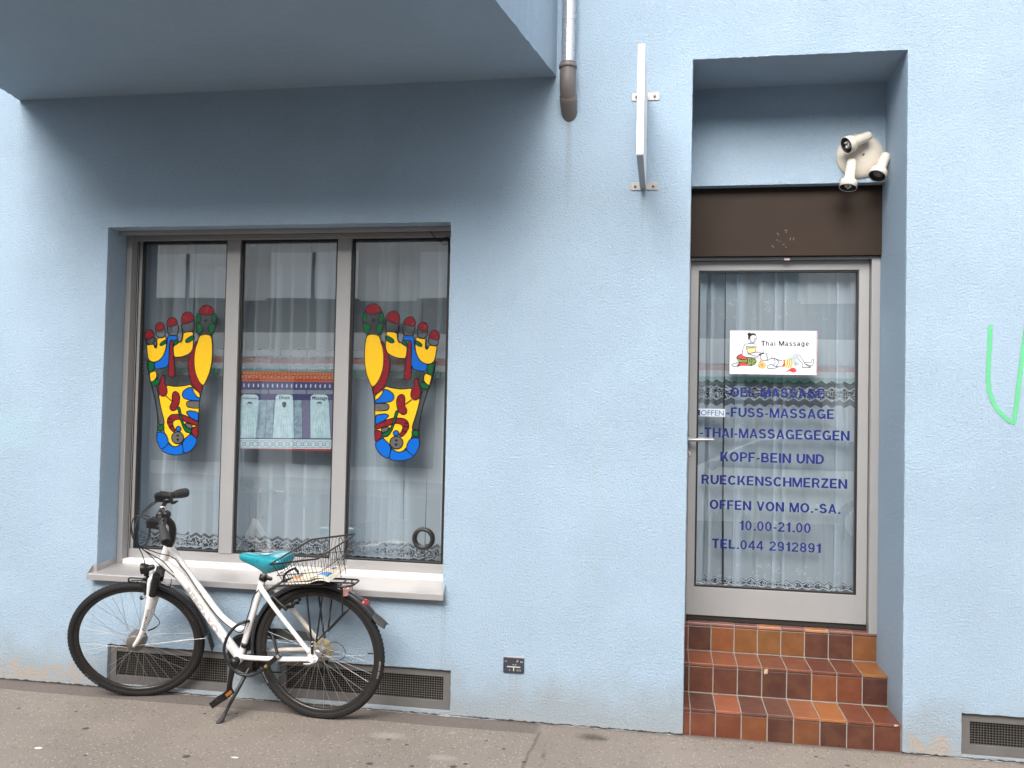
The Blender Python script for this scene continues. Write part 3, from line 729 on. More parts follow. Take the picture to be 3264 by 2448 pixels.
# ---- cellar ventilation grilles
for gi, (x0, x1, z0, z1) in enumerate((G1, G2, G3)):
    y = .020; f = .040; fb = .046
    x0 += .004; x1 -= .004; z0 += .004; z1 -= .004
    g = MB(); g.box(x0, x0+f, y, y+.02, z0, z1); g.box(x1-f, x1, y, y+.02, z0, z1); g.box(x0+f, x1-f, y, y+.02, z0, z0+fb); g.box(x0+f, x1-f, y, y+.02, z1-f, z1)
    for sx in (x0+f*.5, x1-f*.5): g.lathe([(0, -.003), (.004, -.002), (.005, 0)], (sx, y, z0+.02), Vector((0, 1, 0)), 8, 1)
    gr = g.build('vent_grille', [M['grille_frame'], M['cellar']], house, bevel=.0025)
    wv = MB(); p = .0132; nx = int((x1-x0-2*f)/p); nz = int((z1-z0-f-fb)/p)
    for i in range(1, nx+1):
        xx = x0+f+i*(x1-x0-2*f)/(nx+1); ox = random.uniform(-.0012, .0012)
        wv.tube([(xx, y+.012, z0+fb-.002), (xx+ox, y+.0115, (z0+z1)/2), (xx, y+.012, z1-f+.002)], .00115, 5, 0, caps=False)
    for i in range(1, nz+1):
        zz = z0+fb+i*(z1-z0-f-fb)/(nz+1)
        wv.tube([(x0+f-.002, y+.0135, zz), ((x0+x1)/2, y+.0135, zz+random.uniform(-.001, .001)), (x1-f+.002, y+.0135, zz)], .00115, 5, 0, caps=False)
    wv.build('wire_mesh', M['wire'], gr)
    d = MB(); d.quad((x0+f-.005, y+.10, z0), (x1-f+.005, y+.10, z0), (x1-f+.005, y+.10, z1), (x0+f-.005, y+.10, z1))
    d.quad((x0, y+.021, z0-.003), (x1, y+.021, z0-.003), (x1, y+.10, z0-.003), (x0, y+.10, z0-.003)); d.quad((x0, y+.021, z1+.003), (x1, y+.021, z1+.003), (x1, y+.10, z1+.003), (x0, y+.10, z1+.003))
    d.quad((x0-.003, y+.021, z0), (x0-.003, y+.10, z0), (x0-.003, y+.10, z1), (x0-.003, y+.021, z1)); d.quad((x1+.003, y+.021, z0), (x1+.003, y+.10, z0), (x1+.003, y+.10, z1), (x1+.003, y+.021, z1))
    d.build('duct', M['cellar'], gr)

# ---- crumbling mortar bead where the wall meets the pavement
mb_mat = mat('mortar_crumbs', (.25, .27, .28), .95, 0, .6, 30)
for (xa, xb) in ((-3.02, .112), (1.156, 3.0)):
    cb = MB(); P = []; rr = []; x = xa
    while x < xb:
        P.append((x, -random.uniform(.0, .004), random.uniform(-.003, .001))); rr.append(max(.0006, .0022+.0022*math.sin(x*7.3)*math.sin(x*2.9+1)+random.uniform(-.0012, .0012))*(2.4 if random.random() < .03 else 1)); x += random.uniform(.012, .045)
    cb.tube(P, rr, 7); cb.build('mortar_bead', mb_mat, house)

# ---- spray-painted stroke (soft-edged paint film on the plaster)
t = NT('green_spray_paint'); c = t.coord('UV'); U, V = t.xyz(c)[:2]
e = t.m('ABSOLUTE', t.m('SUBTRACT', V, .5)); nz = t.noise(t.coord(), 150, 3)
al = t.ramp(t.m('ADD', e, t.m('MULTIPLY', t.m('SUBTRACT', nz, .5), .22)), .40, .22)
al = t.m('MULTIPLY', al, t.m('MULTIPLY', t.ramp(U, .0, .02), .70))
t.set('Base Color', (.13, .64, .27)); t.set('Roughness', .7); t.set('Alpha', al); t.bump(t.noise(t.coord(), 150, 4, .7), .8, .006)
gp = [(3157, 1030), (3155, 1080), (3152.5, 1131), (3150, 1180), (3149.5, 1212), (3154, 1250), (3166, 1284), (3182, 1308), (3200, 1327), (3218, 1342), (3230, 1349), (3234, 1330), (3239, 1295), (3246, 1240), (3253, 1180), (3262, 1110), (3272, 1040), (3283, 960)]
P = [on_y(u, v, -.0025) for u, v in gp]
g = MB(); k = len(P); vs = []; uv = []; L = 0
for i in range(k):
    a, c_ = P[max(0, i-1)], P[min(k-1, i+1)]; tt = (c_-a).normalized(); q = tt.cross(Vector((0, 1, 0)))*.0170
    if i: L += (P[i]-P[i-1]).length
    for s_ in (1, -1):
        vs.append(P[i]+q*s_); uv.append((L, 0 if s_ > 0 else 1))
for i in range(len(vs)): vs[i].y -= .0004*(i//2 % 3)
g.add(vs, [(2*i, 2*i+1, 2*i+3, 2*i+2) for i in range(k-1)]); g.uv = uv
o = g.build('spray_paint', t.mat, house); o["label"] = "bright green spray-painted stroke shaped like a letter V"

# ---- rain pipe that turns into the wall beside the bay
px, py = -.511, -.085
pt = thing('rain_pipe', 'shiny metal rain pipe with a grey plastic elbow entering the wall beside the bay', 'pipe', (px, 0, 3.13))
b = MB(); b.lathe([(.034, 0), (.034, 3.2)], (px, py, 3.372), Vector((0, 0, 1)), 28); b.lathe([(.0355, 0), (.0355, .012)], (px, py, 3.60), Vector((0, 0, 1)), 28)
b.build('pipe', M['zinc'], pt)
b = MB(); r0 = .0405
path = [(px, py, 3.384), (px, py, 3.30), (px, py+.002, 3.275), (px, py+.010, 3.25), (px+.001, py+.028, 3.222), (px+.002, py+.048, 3.198), (px+.003, py+.085, 3.16), (px+.004, py+.125, 3.125)]
b.tube(path, [r0, r0, r0, r0, r0, r0+.001, r0+.001, r0], 26, 0, side=Vector((1, 0, 0)))
b.lathe([(r0+.001, 0), (r0+.006, .003), (r0+.006, .017), (r0+.001, .020)], (px, py, 3.352), Vector((0, 0, 1)), 28)
dv = Vector((0, .039, -.036)).normalized(); b.lathe([(r0, 0), (r0+.004, .003), (r0+.004, .055), (r0-.002, .058)], Vector((px+.001, py+.026, 3.226)), dv, 28)
b.build('elbow', M['pvc'], pt)

# ---- projecting sign beside the door
sg = thing('projecting_sign', 'slim white light-box sign seen edge-on, sticking out of the wall beside the entrance', 'sign', (-.12, 0, 2.745))
sx0, sx1 = -.138, -.107
b = MB(); b.box(sx0, sx1, -.617, -.028, 2.747, 3.240); panel = b.build('panel', M['lightbox'], sg, bevel=.0015)
b = MB(); b.box(sx0+.001, sx1-.001, -.615, -.03, 2.7425, 2.7465); b.build('bottom_edge', M['sign_under'], sg)
for z in (2.760, 3.222):
    b = MB(); b.box(-.187, -.047, -.005, -.0005, z-.020, z+.020, 0); b.box(sx0+.004, sx1-.004, -.034, -.005, z-.017, z+.017, 0)
    br = b.build('bracket', M['alu'], sg, bevel=.001)
    for x in (-.163, -.071):
        b = MB(); b.lathe([(0, -.010), (.005, -.009), (.006, -.006), (.006, 0)], (x, -.005, z), Vector((0, 1, 0)), 8); b.build('bolt', M['screw'], br)

# ---- hydrant plate low on the wall
pl = thing('marker_plate', 'small dark blue water-main marker plate reading HA, 80 and 0,2 low on the wall', 'plate', (-.740, 0, .288))
b = MB(); b.box(-.795, -.687, -.010, -.001, .250, .327); plate = b.build('plate', M['black_plate'], pl, bevel=.003)
b = MB(); b.box(-.794, -.688, -.0095, -.001, .3275, .3315); b.build('top_edge', M['plate_edge'], pl)
b = MB(); y = -.0108
Q = lambda zx, zy: on_y(1560+zx/11.06, 2050+zy/11.06, y)
def bar(a, c_, w_): b.strip([Q(*a), Q(*c_)], w_/11.06*4.5/FPX, Vector((0, 1, 0)))
bar((620, 822), (1088, 855), 34); bar((855, 850), (852, 985), 34)
text_on(b, "HA", Q(538, 648), Q(630, 655), .0065, (0, 0, 1)); text_on(b, "80", Q(1088, 690), Q(1185, 694), .0072, (0, 0, 1))
text_on(b, "4,5", Q(808, 782), Q(950, 790), .0075, (0, 0, 1)); text_on(b, "0,2", Q(962, 982), Q(1105, 990), .0075, (0, 0, 1))
cc = Q(985, 640); b.strip([cc+Vector((.0036*math.cos(a), 0, .0036*math.sin(a))) for a in [i*.5236 for i in range(12)]], .0012, Vector((0, 1, 0)), closed=True)
bar((955, 680), (1018, 600), 11)
cc = Q(712, 945); b.strip([cc+Vector((0, 0, .002)), cc-Vector((0, 0, .0025))], .0032, Vector((0, 1, 0)))
b.build('marking', M['plate_mark'], pl)

# ---- triple spotlight in the recess
CY = .42; bc = on_y(2741, 498.5, CY)
sp = thing('spotlight', 'cream triple spotlight on a round base high in the door recess', 'lamp', tuple(bc))
b = MB(); b.lathe([(0, -.034), (.03, -.0335), (.07, -.030), (.10, -.022), (.116, -.012), (.122, -.004), (.122, 0)], bc, Vector((0, 1, 0)), 48)
base = b.build('base', M['cream'], sp)
b = MB(); b.lathe([(0, -.0055), (.004, -.005), (.006, -.002), (.006, 0)], bc+Vector((.010, -.034, 0)), Vector((0, 1, 0)), 12); b.build('screw', M['screw'], base)
Z5 = lambda x, y, yy: on_y(2600+x/6.38, 380+y/6.38, yy)
for (tail, head, rim) in (((1085, 335), (745, 500), (618, 535)), ((740, 850), (690, 1200), (655, 1395)), ((1430, 735), (1290, 1010), (1248, 1160))):
    yt, yh, yr = {1085: (.345, .325, .295), 740: (.350, .330, .318), 1430: (.345, .322, .290)}[tail[0]]
    A = Z5(*tail, yt); H = Z5(*head, yh); Rm = Z5(*rim, yr); ax = (Rm-A).normalized(); L = (Rm-A).length
    b = MB()
    b.lathe([(0, -.012), (.012, -.010), (.022, -.002), (.0255, .010), (.027, L-.060), (.030, L-.050), (.041, L-.040), (.0445, L-.028), (.0455, L), (.0425, L+.0005), (.041, L-.024), (.030, L-.036), (.0, L-.038)], A, ax, 36)
    hd = b.build('lamp_head', M['cream'], sp)
    b = MB(); b.lathe([(.0418, L-.002), (.0405, L-.023), (.029, L-.0345), (0, L-.036)], A, ax, 32); b.build('reflector', M['lamp_in'], hd)
    b = MB()
    if tail[0] == 1430:
        b.lathe([(0, L-.006), (.012, L-.007), (.022, L-.012), (.027, L-.022), (.027, L-.034)], A, ax, 28); b.build('bulb', M['bulbgrey'], hd)
    else:
        u = ax.orthogonal().normalized(); q = ax.cross(u)
        for i in range(3):
            a = i*2.094; o_ = (u*math.cos(a)+q*math.sin(a))*.014; p2 = (u*math.cos(a+.9)+q*math.sin(a+.9))*.014
            b.tube([A+ax*(L-.034)+o_, A+ax*(L-.010)+o_, A+ax*(L-.004)+(o_+p2)/2, A+ax*(L-.010)+p2, A+ax*(L-.034)+p2], .0062, 10, 0)
        b.build('bulb', M['bulb'], hd)
    # joint arm down to the base
    b = MB(); mid = A+ax*.028; foot = Vector((mid.x+(bc.x-mid.x)*.10, CY-.022, mid.z+(bc.z-mid.z)*.10))
    b.tube([mid, (mid+foot)/2, foot], [.013, .011, .014], 14); b.build('joint', M['cream'], sp)
# ------------------------------------------------------------------ curtains
def curtain(name, label, x0, x1, z0, z1, y, m, seed, wmin=.03, wmax=.085, over=.02, flare=.0, gap=.10, group='net curtains behind the shop window'):
    rnd = random.Random(seed); prof = [(x0, y, 0.0)]; x = x0; u = rnd.uniform(0, 3)
    yy = y; pts = [(x, yy, u)]; slits = []
    while x < x1:
        w_ = rnd.uniform(wmin, wmax); d = rnd.uniform(.014, .042)
        nseg = 5
        for i in range(1, nseg+1):
            t = i/nseg; pts.append((x+w_*t, yy + d*math.sin(t*math.pi*.5) - .004*math.sin(t*math.pi), u+w_*t*1.04))
        x += w_; u += w_*1.04; yy2 = yy+d
        if rnd.random() < gap:      # a slit between two lengths of cloth
            slits.append(len(pts)-1); x += rnd.uniform(.006, .018); u += .02; yy = y + rnd.uniform(-.004, .004); pts.append((x, yy, u)); continue
        if rnd.random() < .75:      # tuck back under the next pleat
            bk = rnd.uniform(.3, 1)*over
            for i in range(1, 4):
                t = i/3; pts.append((x-bk*t, yy2 - (d+.003)*t*.5, u+bk*t))
            x -= bk; u += bk; yy = y + rnd.uniform(-.004, .004); pts.append((x+.001, yy, u+.008)); u += .008
        else:
            yy = y + rnd.uniform(-.004, .004); pts.append((x+.004, yy, u+.006)); x += .004; u += .006
    k = len(pts); nz = 14; b = MB(); b.uv = []; vs = []
    ph = [rnd.uniform(0, 6.28) for _ in range(k)]
    for j in range(nz+1):
        t = j/nz; z = z0+(z1-z0)*t
        for i, (px, py, pu) in enumerate(pts):
            sway = .006*math.sin(2.2*t*3.1+pu*9)*(1-t)*.6
            g = (px-(x0+x1)/2)*flare*(1-t)
            if i-1 in slits: g -= (px-pts[i-1][0])*t*.9
            vs.append((min(max(px+sway+g, x0), x1), py+.005*math.sin(3*t+pu*14)*(1-t)*.6, z)); b.uv.append((pu, z))
    fs = [(j*k+i, j*k+i+1, (j+1)*k+i+1, (j+1)*k+i) for j in range(nz) for i in range(k-1) if i not in slits]
    b.add(vs, fs, 0, True)
    o = b.build(name, m, None); return tag(o, label, 'curtain', group)
mu = curtain_mat('voile_upper_shaded', [(1.868, 1.945)], hems=[(1.768, 1.855)], base=.46, col=(.52, .58, .63))  # darker than the lower voile: shade under the bay put into its colour
ml = curtain_mat('voile_lower', [], hems=[(.728, .832)], base=.68)
names = ('left', 'middle', 'right')
for i, (x0, x1) in enumerate(panes):
    curtain('curtain', 'upper net curtain with a lace hem, %s pane of the shop window' % names[i], x0-.07, x1+.03, 1.762, 2.60, .335, mu, 21+i, .05, .12, .055)
    curtain('curtain', 'lower net curtain, lace hem near the sill, %s pane of the shop window' % names[i], x0-.07, x1+.03, .722, 1.93, .40, ml, 31+i, .06, .14, .065)
md = curtain_mat('voile_door', [(1.640, 1.812)], flowers=[(2.13, 2.29), (.98, 1.13), (.66, .78), (1.53, 1.62)], hems=[(.630, .690)], base=.58)
curtain('curtain', 'net curtain with a broad lace band behind the glass of the entrance door', .10, 1.07, .622, 2.45, LY+.085, md, 47, .05, .14, .06, group=None)
# narrow top heading of the door curtain
# ------------------------------------------------------------------ foot reflexology stickers
C_ = {'y': (.80, .47, .015), 'b': (.005, .115, .50), 'r': (.20, .012, .018), 'g': (.004, .10, .03), 'k': (.006, .006, .008), 'c': (.055, .055, .055), 'd': (.10, .10, .095)}
FM = [mat('sticker_yellow', C_['y'], .25, 0, .03), mat('sticker_blue', C_['b'], .22, 0, .04), mat('sticker_red', C_['r'], .25, 0, .04), mat('sticker_green', C_['g'], .25, 0, .04),
      mat('sticker_black', C_['k'], .3, 0, .02), film('sticker_clear', C_['c'], .30), mat('sticker_grey', C_['d'], .3, 0, .04)]
FI = dict(y=0, b=1, r=2, g=3, k=4, c=5, d=6)
foot = [
 ('c', "692,612 677,640 674,690 684,755 680,800 660,830 640,890 560,912 520,905 480,950 440,985 400,990 370,1020 378,1080 405,1180 422,1280 425,1360 416,1450 445,1520 500,1550 550,1557 595,1548 640,1530 675,1490 690,1400 692,1340 703,1180 722,1098 765,1010 784,860 780,765 800,720 809,670 796,612 745,563", 0),
 ('c', "580,690 583,730 600,745 630,742 658,738 665,700 663,660 640,676 612,687", 1), ('c', "482,700 488,755 505,768 530,763 550,765 558,735 557,690 535,698 508,708", 1),
 ('c', "406,725 412,770 430,780 455,778 470,765 471,715 450,730 428,740", 1), ('c', "340,790 345,822 365,827 392,820 402,800 400,772 380,782 358,790", 1),
 ('c', "677,640 674,690 684,755 700,765 735,757 775,765 800,720 809,670 806,635 796,612 770,628 742,633 712,626 692,612", 1),
 ('y', "347,828 365,827 395,822 400,845 408,850 416,835 415,785 430,782 458,780 470,768 478,790 478,830 470,870 455,905 430,932 400,942 375,938 358,920 352,880", 1),
 ('g', "434,830 440,815 472,793 481,800 478,815 450,833", 1),
 ('b', "488,765 520,765 552,768 552,790 540,800 520,795 502,800 497,840 495,970 440,985 405,988 398,965 400,942 430,932 455,905 472,870 482,830", 1),
 ('y', "600,745 630,742 656,740 657,800 655,850 640,880 600,902 560,910 527,908 524,832 550,822 565,808 575,808 585,785 588,755", 1),
 ('g', "525,830 528,805 552,788 556,800 550,822 530,833", 1), ('g', "604,800 615,785 655,763 661,775 655,795 625,812 608,812", 1),
 ('r', "503,795 520,795 525,900 535,1010 531,1035 512,1045 493,1036 491,1000 497,900", 1),
 ('r', "672,805 690,800 672,840 662,900 662,970 675,1030 700,1080 722,1098 713,1130 703,1145 670,1120 640,1075 626,1010 622,950 632,900 650,860", 1),
 ('y', "690,790 700,766 735,757 770,763 780,790 784,860 780,940 765,1010 740,1070 722,1098 700,1080 675,1030 662,970 662,900 672,840", 1),
 ('r', "692,612 700,590 722,570 745,563 772,572 790,592 796,612 770,628 742,633 712,626", 1), ('r', "580,690 578,655 588,625 610,611 635,612 655,628 663,660 640,676 612,687", 1),
 ('r', "482,700 484,672 500,650 522,645 545,660 557,690 535,698 508,708", 1), ('r', "406,725 410,695 425,682 445,680 462,692 471,715 450,730 428,740", 1), ('r', "340,790 335,765 345,738 362,727 382,732 396,752 400,772 380,782 358,790", 1),
 ('g', "690,612 705,640 708,670 690,682 675,668 677,638", 1), ('g', "676,692 700,685 718,705 718,738 690,760 684,738", 1), ('g', "800,615 780,640 778,675 800,685 808,660 806,635", 1), ('g', "803,690 770,692 755,708 760,740 775,762 795,735", 1),
 ('g', "352,922 360,935 378,940 398,945 400,975 390,1000 365,1015 355,980", 1), ('y', "365,1015 390,1003 405,998 416,1020 414,1045 400,1062 375,1078", 1), ('g', "375,1078 400,1062 425,1050 435,1066 428,1090 400,1098 383,1100", 1),
 ('c', "383,1100 415,1095 425,1150 440,1230 468,1340 462,1352 425,1357 422,1280 405,1180", 1),
 ('y', "428,1150 478,1092 540,1104 600,1098 640,1087 655,1110 700,1145 703,1175 697,1250 692,1340 690,1385 650,1375 640,1415 600,1450 585,1480 545,1502 515,1495 490,1465 485,1430 465,1405 462,1350 468,1340 440,1230", 1),
 ('b', "583,1160 590,1135 620,1112 650,1107 660,1140 680,1170 703,1180 700,1198 660,1196 620,1190 595,1180", 1), ('c', "610,1215 620,1200 660,1197 700,1200 697,1247 650,1245 618,1238", 1), ('d', "614,1217 622,1203 660,1200 697,1203 694,1243 650,1241 620,1235", 0),
 ('b', "608,1272 630,1262 660,1266 693,1275 691,1335 660,1325 630,1300", 1),
 ('d', "600,1342 650,1352 650,1375 640,1387 615,1372", 1),
 ('r', "540,1285 590,1288 640,1310 692,1335 691,1365 640,1350 600,1332 560,1318 530,1325 520,1345 530,1375 545,1392 525,1405 500,1375 485,1340 490,1310 510,1290", 1),
 ('g', "552,1240 570,1238 580,1290 590,1340 610,1370 645,1385 645,1412 610,1405 590,1375 575,1330 565,1290", 1),
 ('r', "540,1133 560,1145 570,1175 565,1215 550,1250 525,1265 505,1255 503,1230 520,1205 518,1165 525,1142", 1), ('r', "452,1025 472,1042 466,1075 485,1115 486,1145 472,1165 450,1168 432,1150 425,1115 440,1075 447,1050", 1),
 ('r', "650,1375 690,1365 690,1400 684,1446 660,1430 645,1405", 1), ('g', "425,1360 462,1355 467,1375 460,1392 426,1398", 1),
 ('b', "418,1408 445,1402 475,1415 490,1445 495,1480 470,1505 445,1520 425,1480 416,1450", 1), ('b', "445,1520 470,1505 495,1480 520,1498 545,1502 585,1478 595,1548 550,1557 500,1550 465,1537", 1), ('b', "585,1478 600,1450 640,1415 660,1430 684,1448 675,1490 640,1530 595,1548", 1)]
def circ(cx_, cy_, r_, n=20): return ' '.join('%g,%g' % (cx_+r_*math.cos(2*math.pi*i/n), cy_+r_*math.sin(2*math.pi*i/n)) for i in range(n))
foot += [('b', circ(561, 1382, 17), 1), ('d', circ(555, 1441, 40), 1), ('k', circ(556, 1427, 8), 0), ('k', circ(556, 1454, 8), 0), ('k', circ(738, 669, 8), 0)]
flines = ["352,922 365,1015 383,1100 405,1180 422,1280 425,1360 416,1450", "722,1098 703,1180 697,1250 692,1340 690,1400", "478,1165 500,1185 520,1200", "405,825 410,850 416,835 415,785", "565,808 575,808 585,785 588,755 580,690", "490,1310 515,1320", "486,1338 518,1336", "500,1372 528,1358"]
def smooth_loop(P, closed=True, it=1):
    for _ in range(it):
        Q = []; n = len(P)
        for i in range(n if closed else n-1):
            a, c_ = P[i], P[(i+1) % n]; Q += [a*.78+c_*.22, a*.22+c_*.78]
        if not closed: Q = [P[0]]+Q+[P[-1]]
        P = Q
    return P
FY = .2480
def foot_pts(s): return [Vector(tuple(map(float, q.split(',')))) for q in s.split()]
ref = on_y(300+560/2.0733, 700+1060/2.0733, FY)
def foot_sticker(name, label, mirror, dx, dz, sc):
    b = MB(); nrm = Vector((0, 1, 0))
    def mp(q, lay):
        p = on_y(300+q[0]/2.0733, 700+q[1]/2.0733, FY); rx, rz = p.x-ref.x, p.z-ref.z
        if mirror: rx = -rx
        return Vector((ref.x+dx+rx*sc, FY-lay*.00012, ref.z+dz+rz*sc))
    lay = 0
    for ci, s_, ol in foot:
        P = smooth_loop(foot_pts(s_)); lay += 1
        b.poly([mp(q, lay if ci != 'c' else 0.5+lay*.02) for q in P], FI[ci])
        if ol: b.strip([mp(q, lay+6) for q in P], .0054, nrm, FI['k'], closed=True)
    for s_ in flines: b.strip([mp(q, lay+8) for q in smooth_loop(foot_pts(s_), False)], .0054, nrm, FI['k'])
    return tag(b.build(name, FM), label, 'sticker', 'foot stickers on the shop window')
foot_sticker('foot_sticker', 'colourful reflexology foot sticker with its big toe on the right, on the left window pane', False, 0, 0, 1)
rr_ = on_y(740+1105/2.0735, 700+1075/2.0735, FY)
foot_sticker('foot_sticker', 'colourful reflexology foot sticker with its big toe on the left, on the right window pane', True, rr_.x-ref.x, rr_.z-ref.z, 1.0)

# ------------------------------------------------------------------ massage poster in the middle pane
PY = .262
def pmap(x, y, lay=0): return on_y(700+x/5.267, 1150+y/5.267, PY-lay*.00012)
def noisy(name, c1, c2, sc, rough=.5, st=None):
    t = NT(name); c = t.coord()
    if st: c = t.node('ShaderNodeMapping', {'Vector': c, 'Scale': st}).outputs[0]
    t.set('Base Color', t.mix(t.ramp(t.noise(c, sc, 5, .65), .32, .68), c1, c2)); t.set('Roughness', rough); return t.mat
PM = [mat('poster_red', (.36, .035, .022), .4, 0, .12, 60), mat('poster_gold', (.72, .36, .10), .4, 0, .15, 80), noisy('poster_indigo', (.030, .032, .12), (.05, .05, .16), 40),
      noisy('poster_slats', (.16, .17, .24), (.25, .27, .34), 50, st=(1, 1, 5)), noisy('poster_stone', (.16, .23, .31), (.33, .45, .52), 34), noisy('poster_pillar', (.40, .55, .62), (.55, .70, .74), 26),
      mat('poster_dark', (.025, .022, .05), .5, 0, .2, 60), mat('poster_pale', (.60, .68, .74), .4, 0, .06, 40), mat('poster_teal', (.10, .30, .33), .4, 0, .1, 50), mat('poster_shade', (.17, .16, .27), .5, 0, .2, 40),
      film('poster_sketch', (.06, .06, .10), .35), mat('poster_moon', (.50, .56, .72), .4, 0, .1, 60)]
po = MB(); nrm = Vector((0, 1, 0))
def pq(pts, mi, lay): po.poly([pmap(x, y, lay) for x, y in pts], mi)
def LX(y): return 335-(y-170)*.0565      # left edge of the sheet drifts with height
def RX(y): return 1940-(y-195)*.042
def bandq(y0, y1, mi, lay, tl=20):       # horizontal band, running slightly downhill
    pq([(LX(y0), y0), (RX(y0), y0+tl), (RX(y1), y1+tl), (LX(y1), y1)], mi, lay)
bandq(170, 1480, 4, 0, 25); bandq(172, 345, 0, 1); bandq(345, 475, 2, 1); bandq(475, 548, 3, 1, 8); bandq(548, 655, 2, 1, 12); bandq(473, 482, 6, 2, 8)
pq([(LX(1480), 1468), (RX(1490), 1482), (RX(1520), 1522), (560, 1482)], 0, 1)
nb = 13
for i in range(nb):
    cx_ = 380+i*122; cy_ = 268+i*1.4
    for k_ in range(4):
        a = k_*math.pi/2+.785; pq([(cx_+30*math.cos(a+d_)*q, cy_+30*math.sin(a+d_)*q) for d_, q in ((-.55, .6), (0, 1.1), (.55, .6), (0, .3))], 1, 2)
    pq([(cx_+11*math.cos(j), cy_+11*math.sin(j)) for j in [q*.7854 for q in range(8)]], 1, 3)
    for (ox, oy, sx, sy) in ((61, -22, 26, 9), (61, 22, 26, 9), (61, 0, 10, 7)):
        pq([(cx_+ox-sx, cy_+oy), (cx_+ox, cy_+oy-sy), (cx_+ox+sx, cy_+oy), (cx_+ox, cy_+oy+sy)], 1, 2)
for i in range(30):
    x = 345+i*53; pq([(x, 216+i*.7), (x+38, 217+i*.7), (x+38, 223+i*.7), (x, 222+i*.7)], 1, 2); pq([(x-8, 322+i*.7), (x+30, 323+i*.7), (x+30, 330+i*.7), (x-8, 329+i*.7)], 1, 2)
    pq([(x+4, 190+i*.6), (x+30, 191+i*.6), (x+24, 206+i*.6), (x+8, 206+i*.6)], 1, 2)
for i in range(20):
    x = 325+i*80; y = 412+i*.8; pq([(x+2, y-32), (x+14, y-30), (x+17, y), (x+12, y+30), (x+0, y+32), (x-10, y+10), (x-8, y-14)], 11, 2)
for x in (820, 1462): pq([(x-10, 480), (x+8, 480), (x+8, 552), (x-10, 552)], 2, 2)
for (a, c_, d_, e_, mi) in ((300, 345, 275, 320, 9), (640, 795, 610, 760, 4), (795, 915, 760, 890, 4), (1250, 1385, 1250, 1390, 4), (1385, 1510, 1390, 1525, 9), (1845, 1920, 1865, 1895, 9)):
    pq([(a, 660), (c_, 662), (e_, 1300), (d_, 1298)], mi, 2)
for (a, c_) in ((640, 610), (793, 758), (915, 890), (1250, 1248), (1385, 1390), (1512, 1524), (355, 300), (1845, 1866)):
    po.strip([pmap(a, 662, 3), pmap(c_, 1300, 3)], .0022, nrm, 6)
for (cx_, xb0, xb1, txt, tx0, tx1, by) in ((505, 300, 605, "Thail\u00e4ndische", 378, 626, 640), (1085, 890, 1248, "Druck", 998, 1180, 640), (1675, 1525, 1865, "Massage", 1556, 1810, 648)):
    hw = 150
    P = [(cx_-hw+8, 640), (cx_-hw+2, 610), (cx_-hw+25, 580), (cx_-hw+60, 565), (cx_+hw-60, 567), (cx_+hw-25, 582), (cx_+hw-2, 612), (cx_+hw-8, 642), (cx_+hw, 690), (xb1, 1298), (xb0, 1296), (cx_-hw, 688)]
    pq(P, 5, 4)
    text_on(po, txt, pmap(tx0, by, 6), pmap(tx1, by+4, 6), (.020 if len(txt) < 9 else .011), (0, 0, 1), 6, bold=.02)
    po.strip([pmap(cx_-hw+30, 652, 5), pmap(cx_+hw-20, 658, 5)], .0016, nrm, 4)
    hx_, hy_ = cx_, 735
    def sk(pts, w_=.0016, mi=10): po.strip([pmap(hx_+x, hy_+y, 5) for x, y in pts], w_, nrm, mi)
    if txt == "Druck": pq([(hx_-36, hy_-25), (hx_-22, hy_-46), (hx_+22, hy_-46), (hx_+36, hy_-25), (hx_+34, hy_+15), (hx_+14, hy_+50), (hx_-14, hy_+50), (hx_-34, hy_+15)], 6, 5)
    else:
        pq([(hx_-44, hy_+2), (hx_-40, hy_-28), (hx_-22, hy_-46), (hx_+22, hy_-46), (hx_+42, hy_-28), (hx_+44, hy_), (hx_+30, hy_-18), (hx_-28, hy_-18)], 6, 5)
        sk([(-34, -15), (-30, 25), (-10, 50), (12, 50), (32, 25), (36, -15)]); sk([(-16, 5), (-4, 5)]); sk([(6, 5), (18, 5)]); sk([(-8, 32), (10, 32)])
    sk([(-20, 55), (-22, 75), (-60, 95), (-85, 180), (-110, 300), (-140, 360), (-120, 370)]); sk([(20, 55), (22, 75), (60, 95), (85, 180), (110, 300), (140, 360), (120, 370)])
    sk([(-45, 120), (-40, 260), (-60, 420), (-50, 545)]); sk([(45, 120), (42, 260), (60, 420), (52, 545)]); sk([(-10, 330), (-18, 440), (-14, 545)]); sk([(14, 330), (22, 440), (16, 545)])
    for j in range(5): sk([(-40, 130+j*22), (40, 130+j*22)], .0011)
    sk([(0, 60), (0, 240)], .0011); sk([(-60, 545), (70, 545)], .003); sk([(-20, 250), (0, 270), (22, 250)])
pq([(LX(1300), 1290), (RX(1310), 1305), (RX(1325), 1322), (LX(1315), 1308)], 2, 3)
pq([(LX(1315), 1310), (RX(1325), 1324), (RX(1480), 1480), (LX(1480), 1466)], 7, 3)
for (y0, y1) in ((1336, 1342), (1446, 1452)): pq([(LX(y0), y0), (RX(y0), y0+10), (RX(y1), y1+10), (LX(y1), y1)], 9, 4)
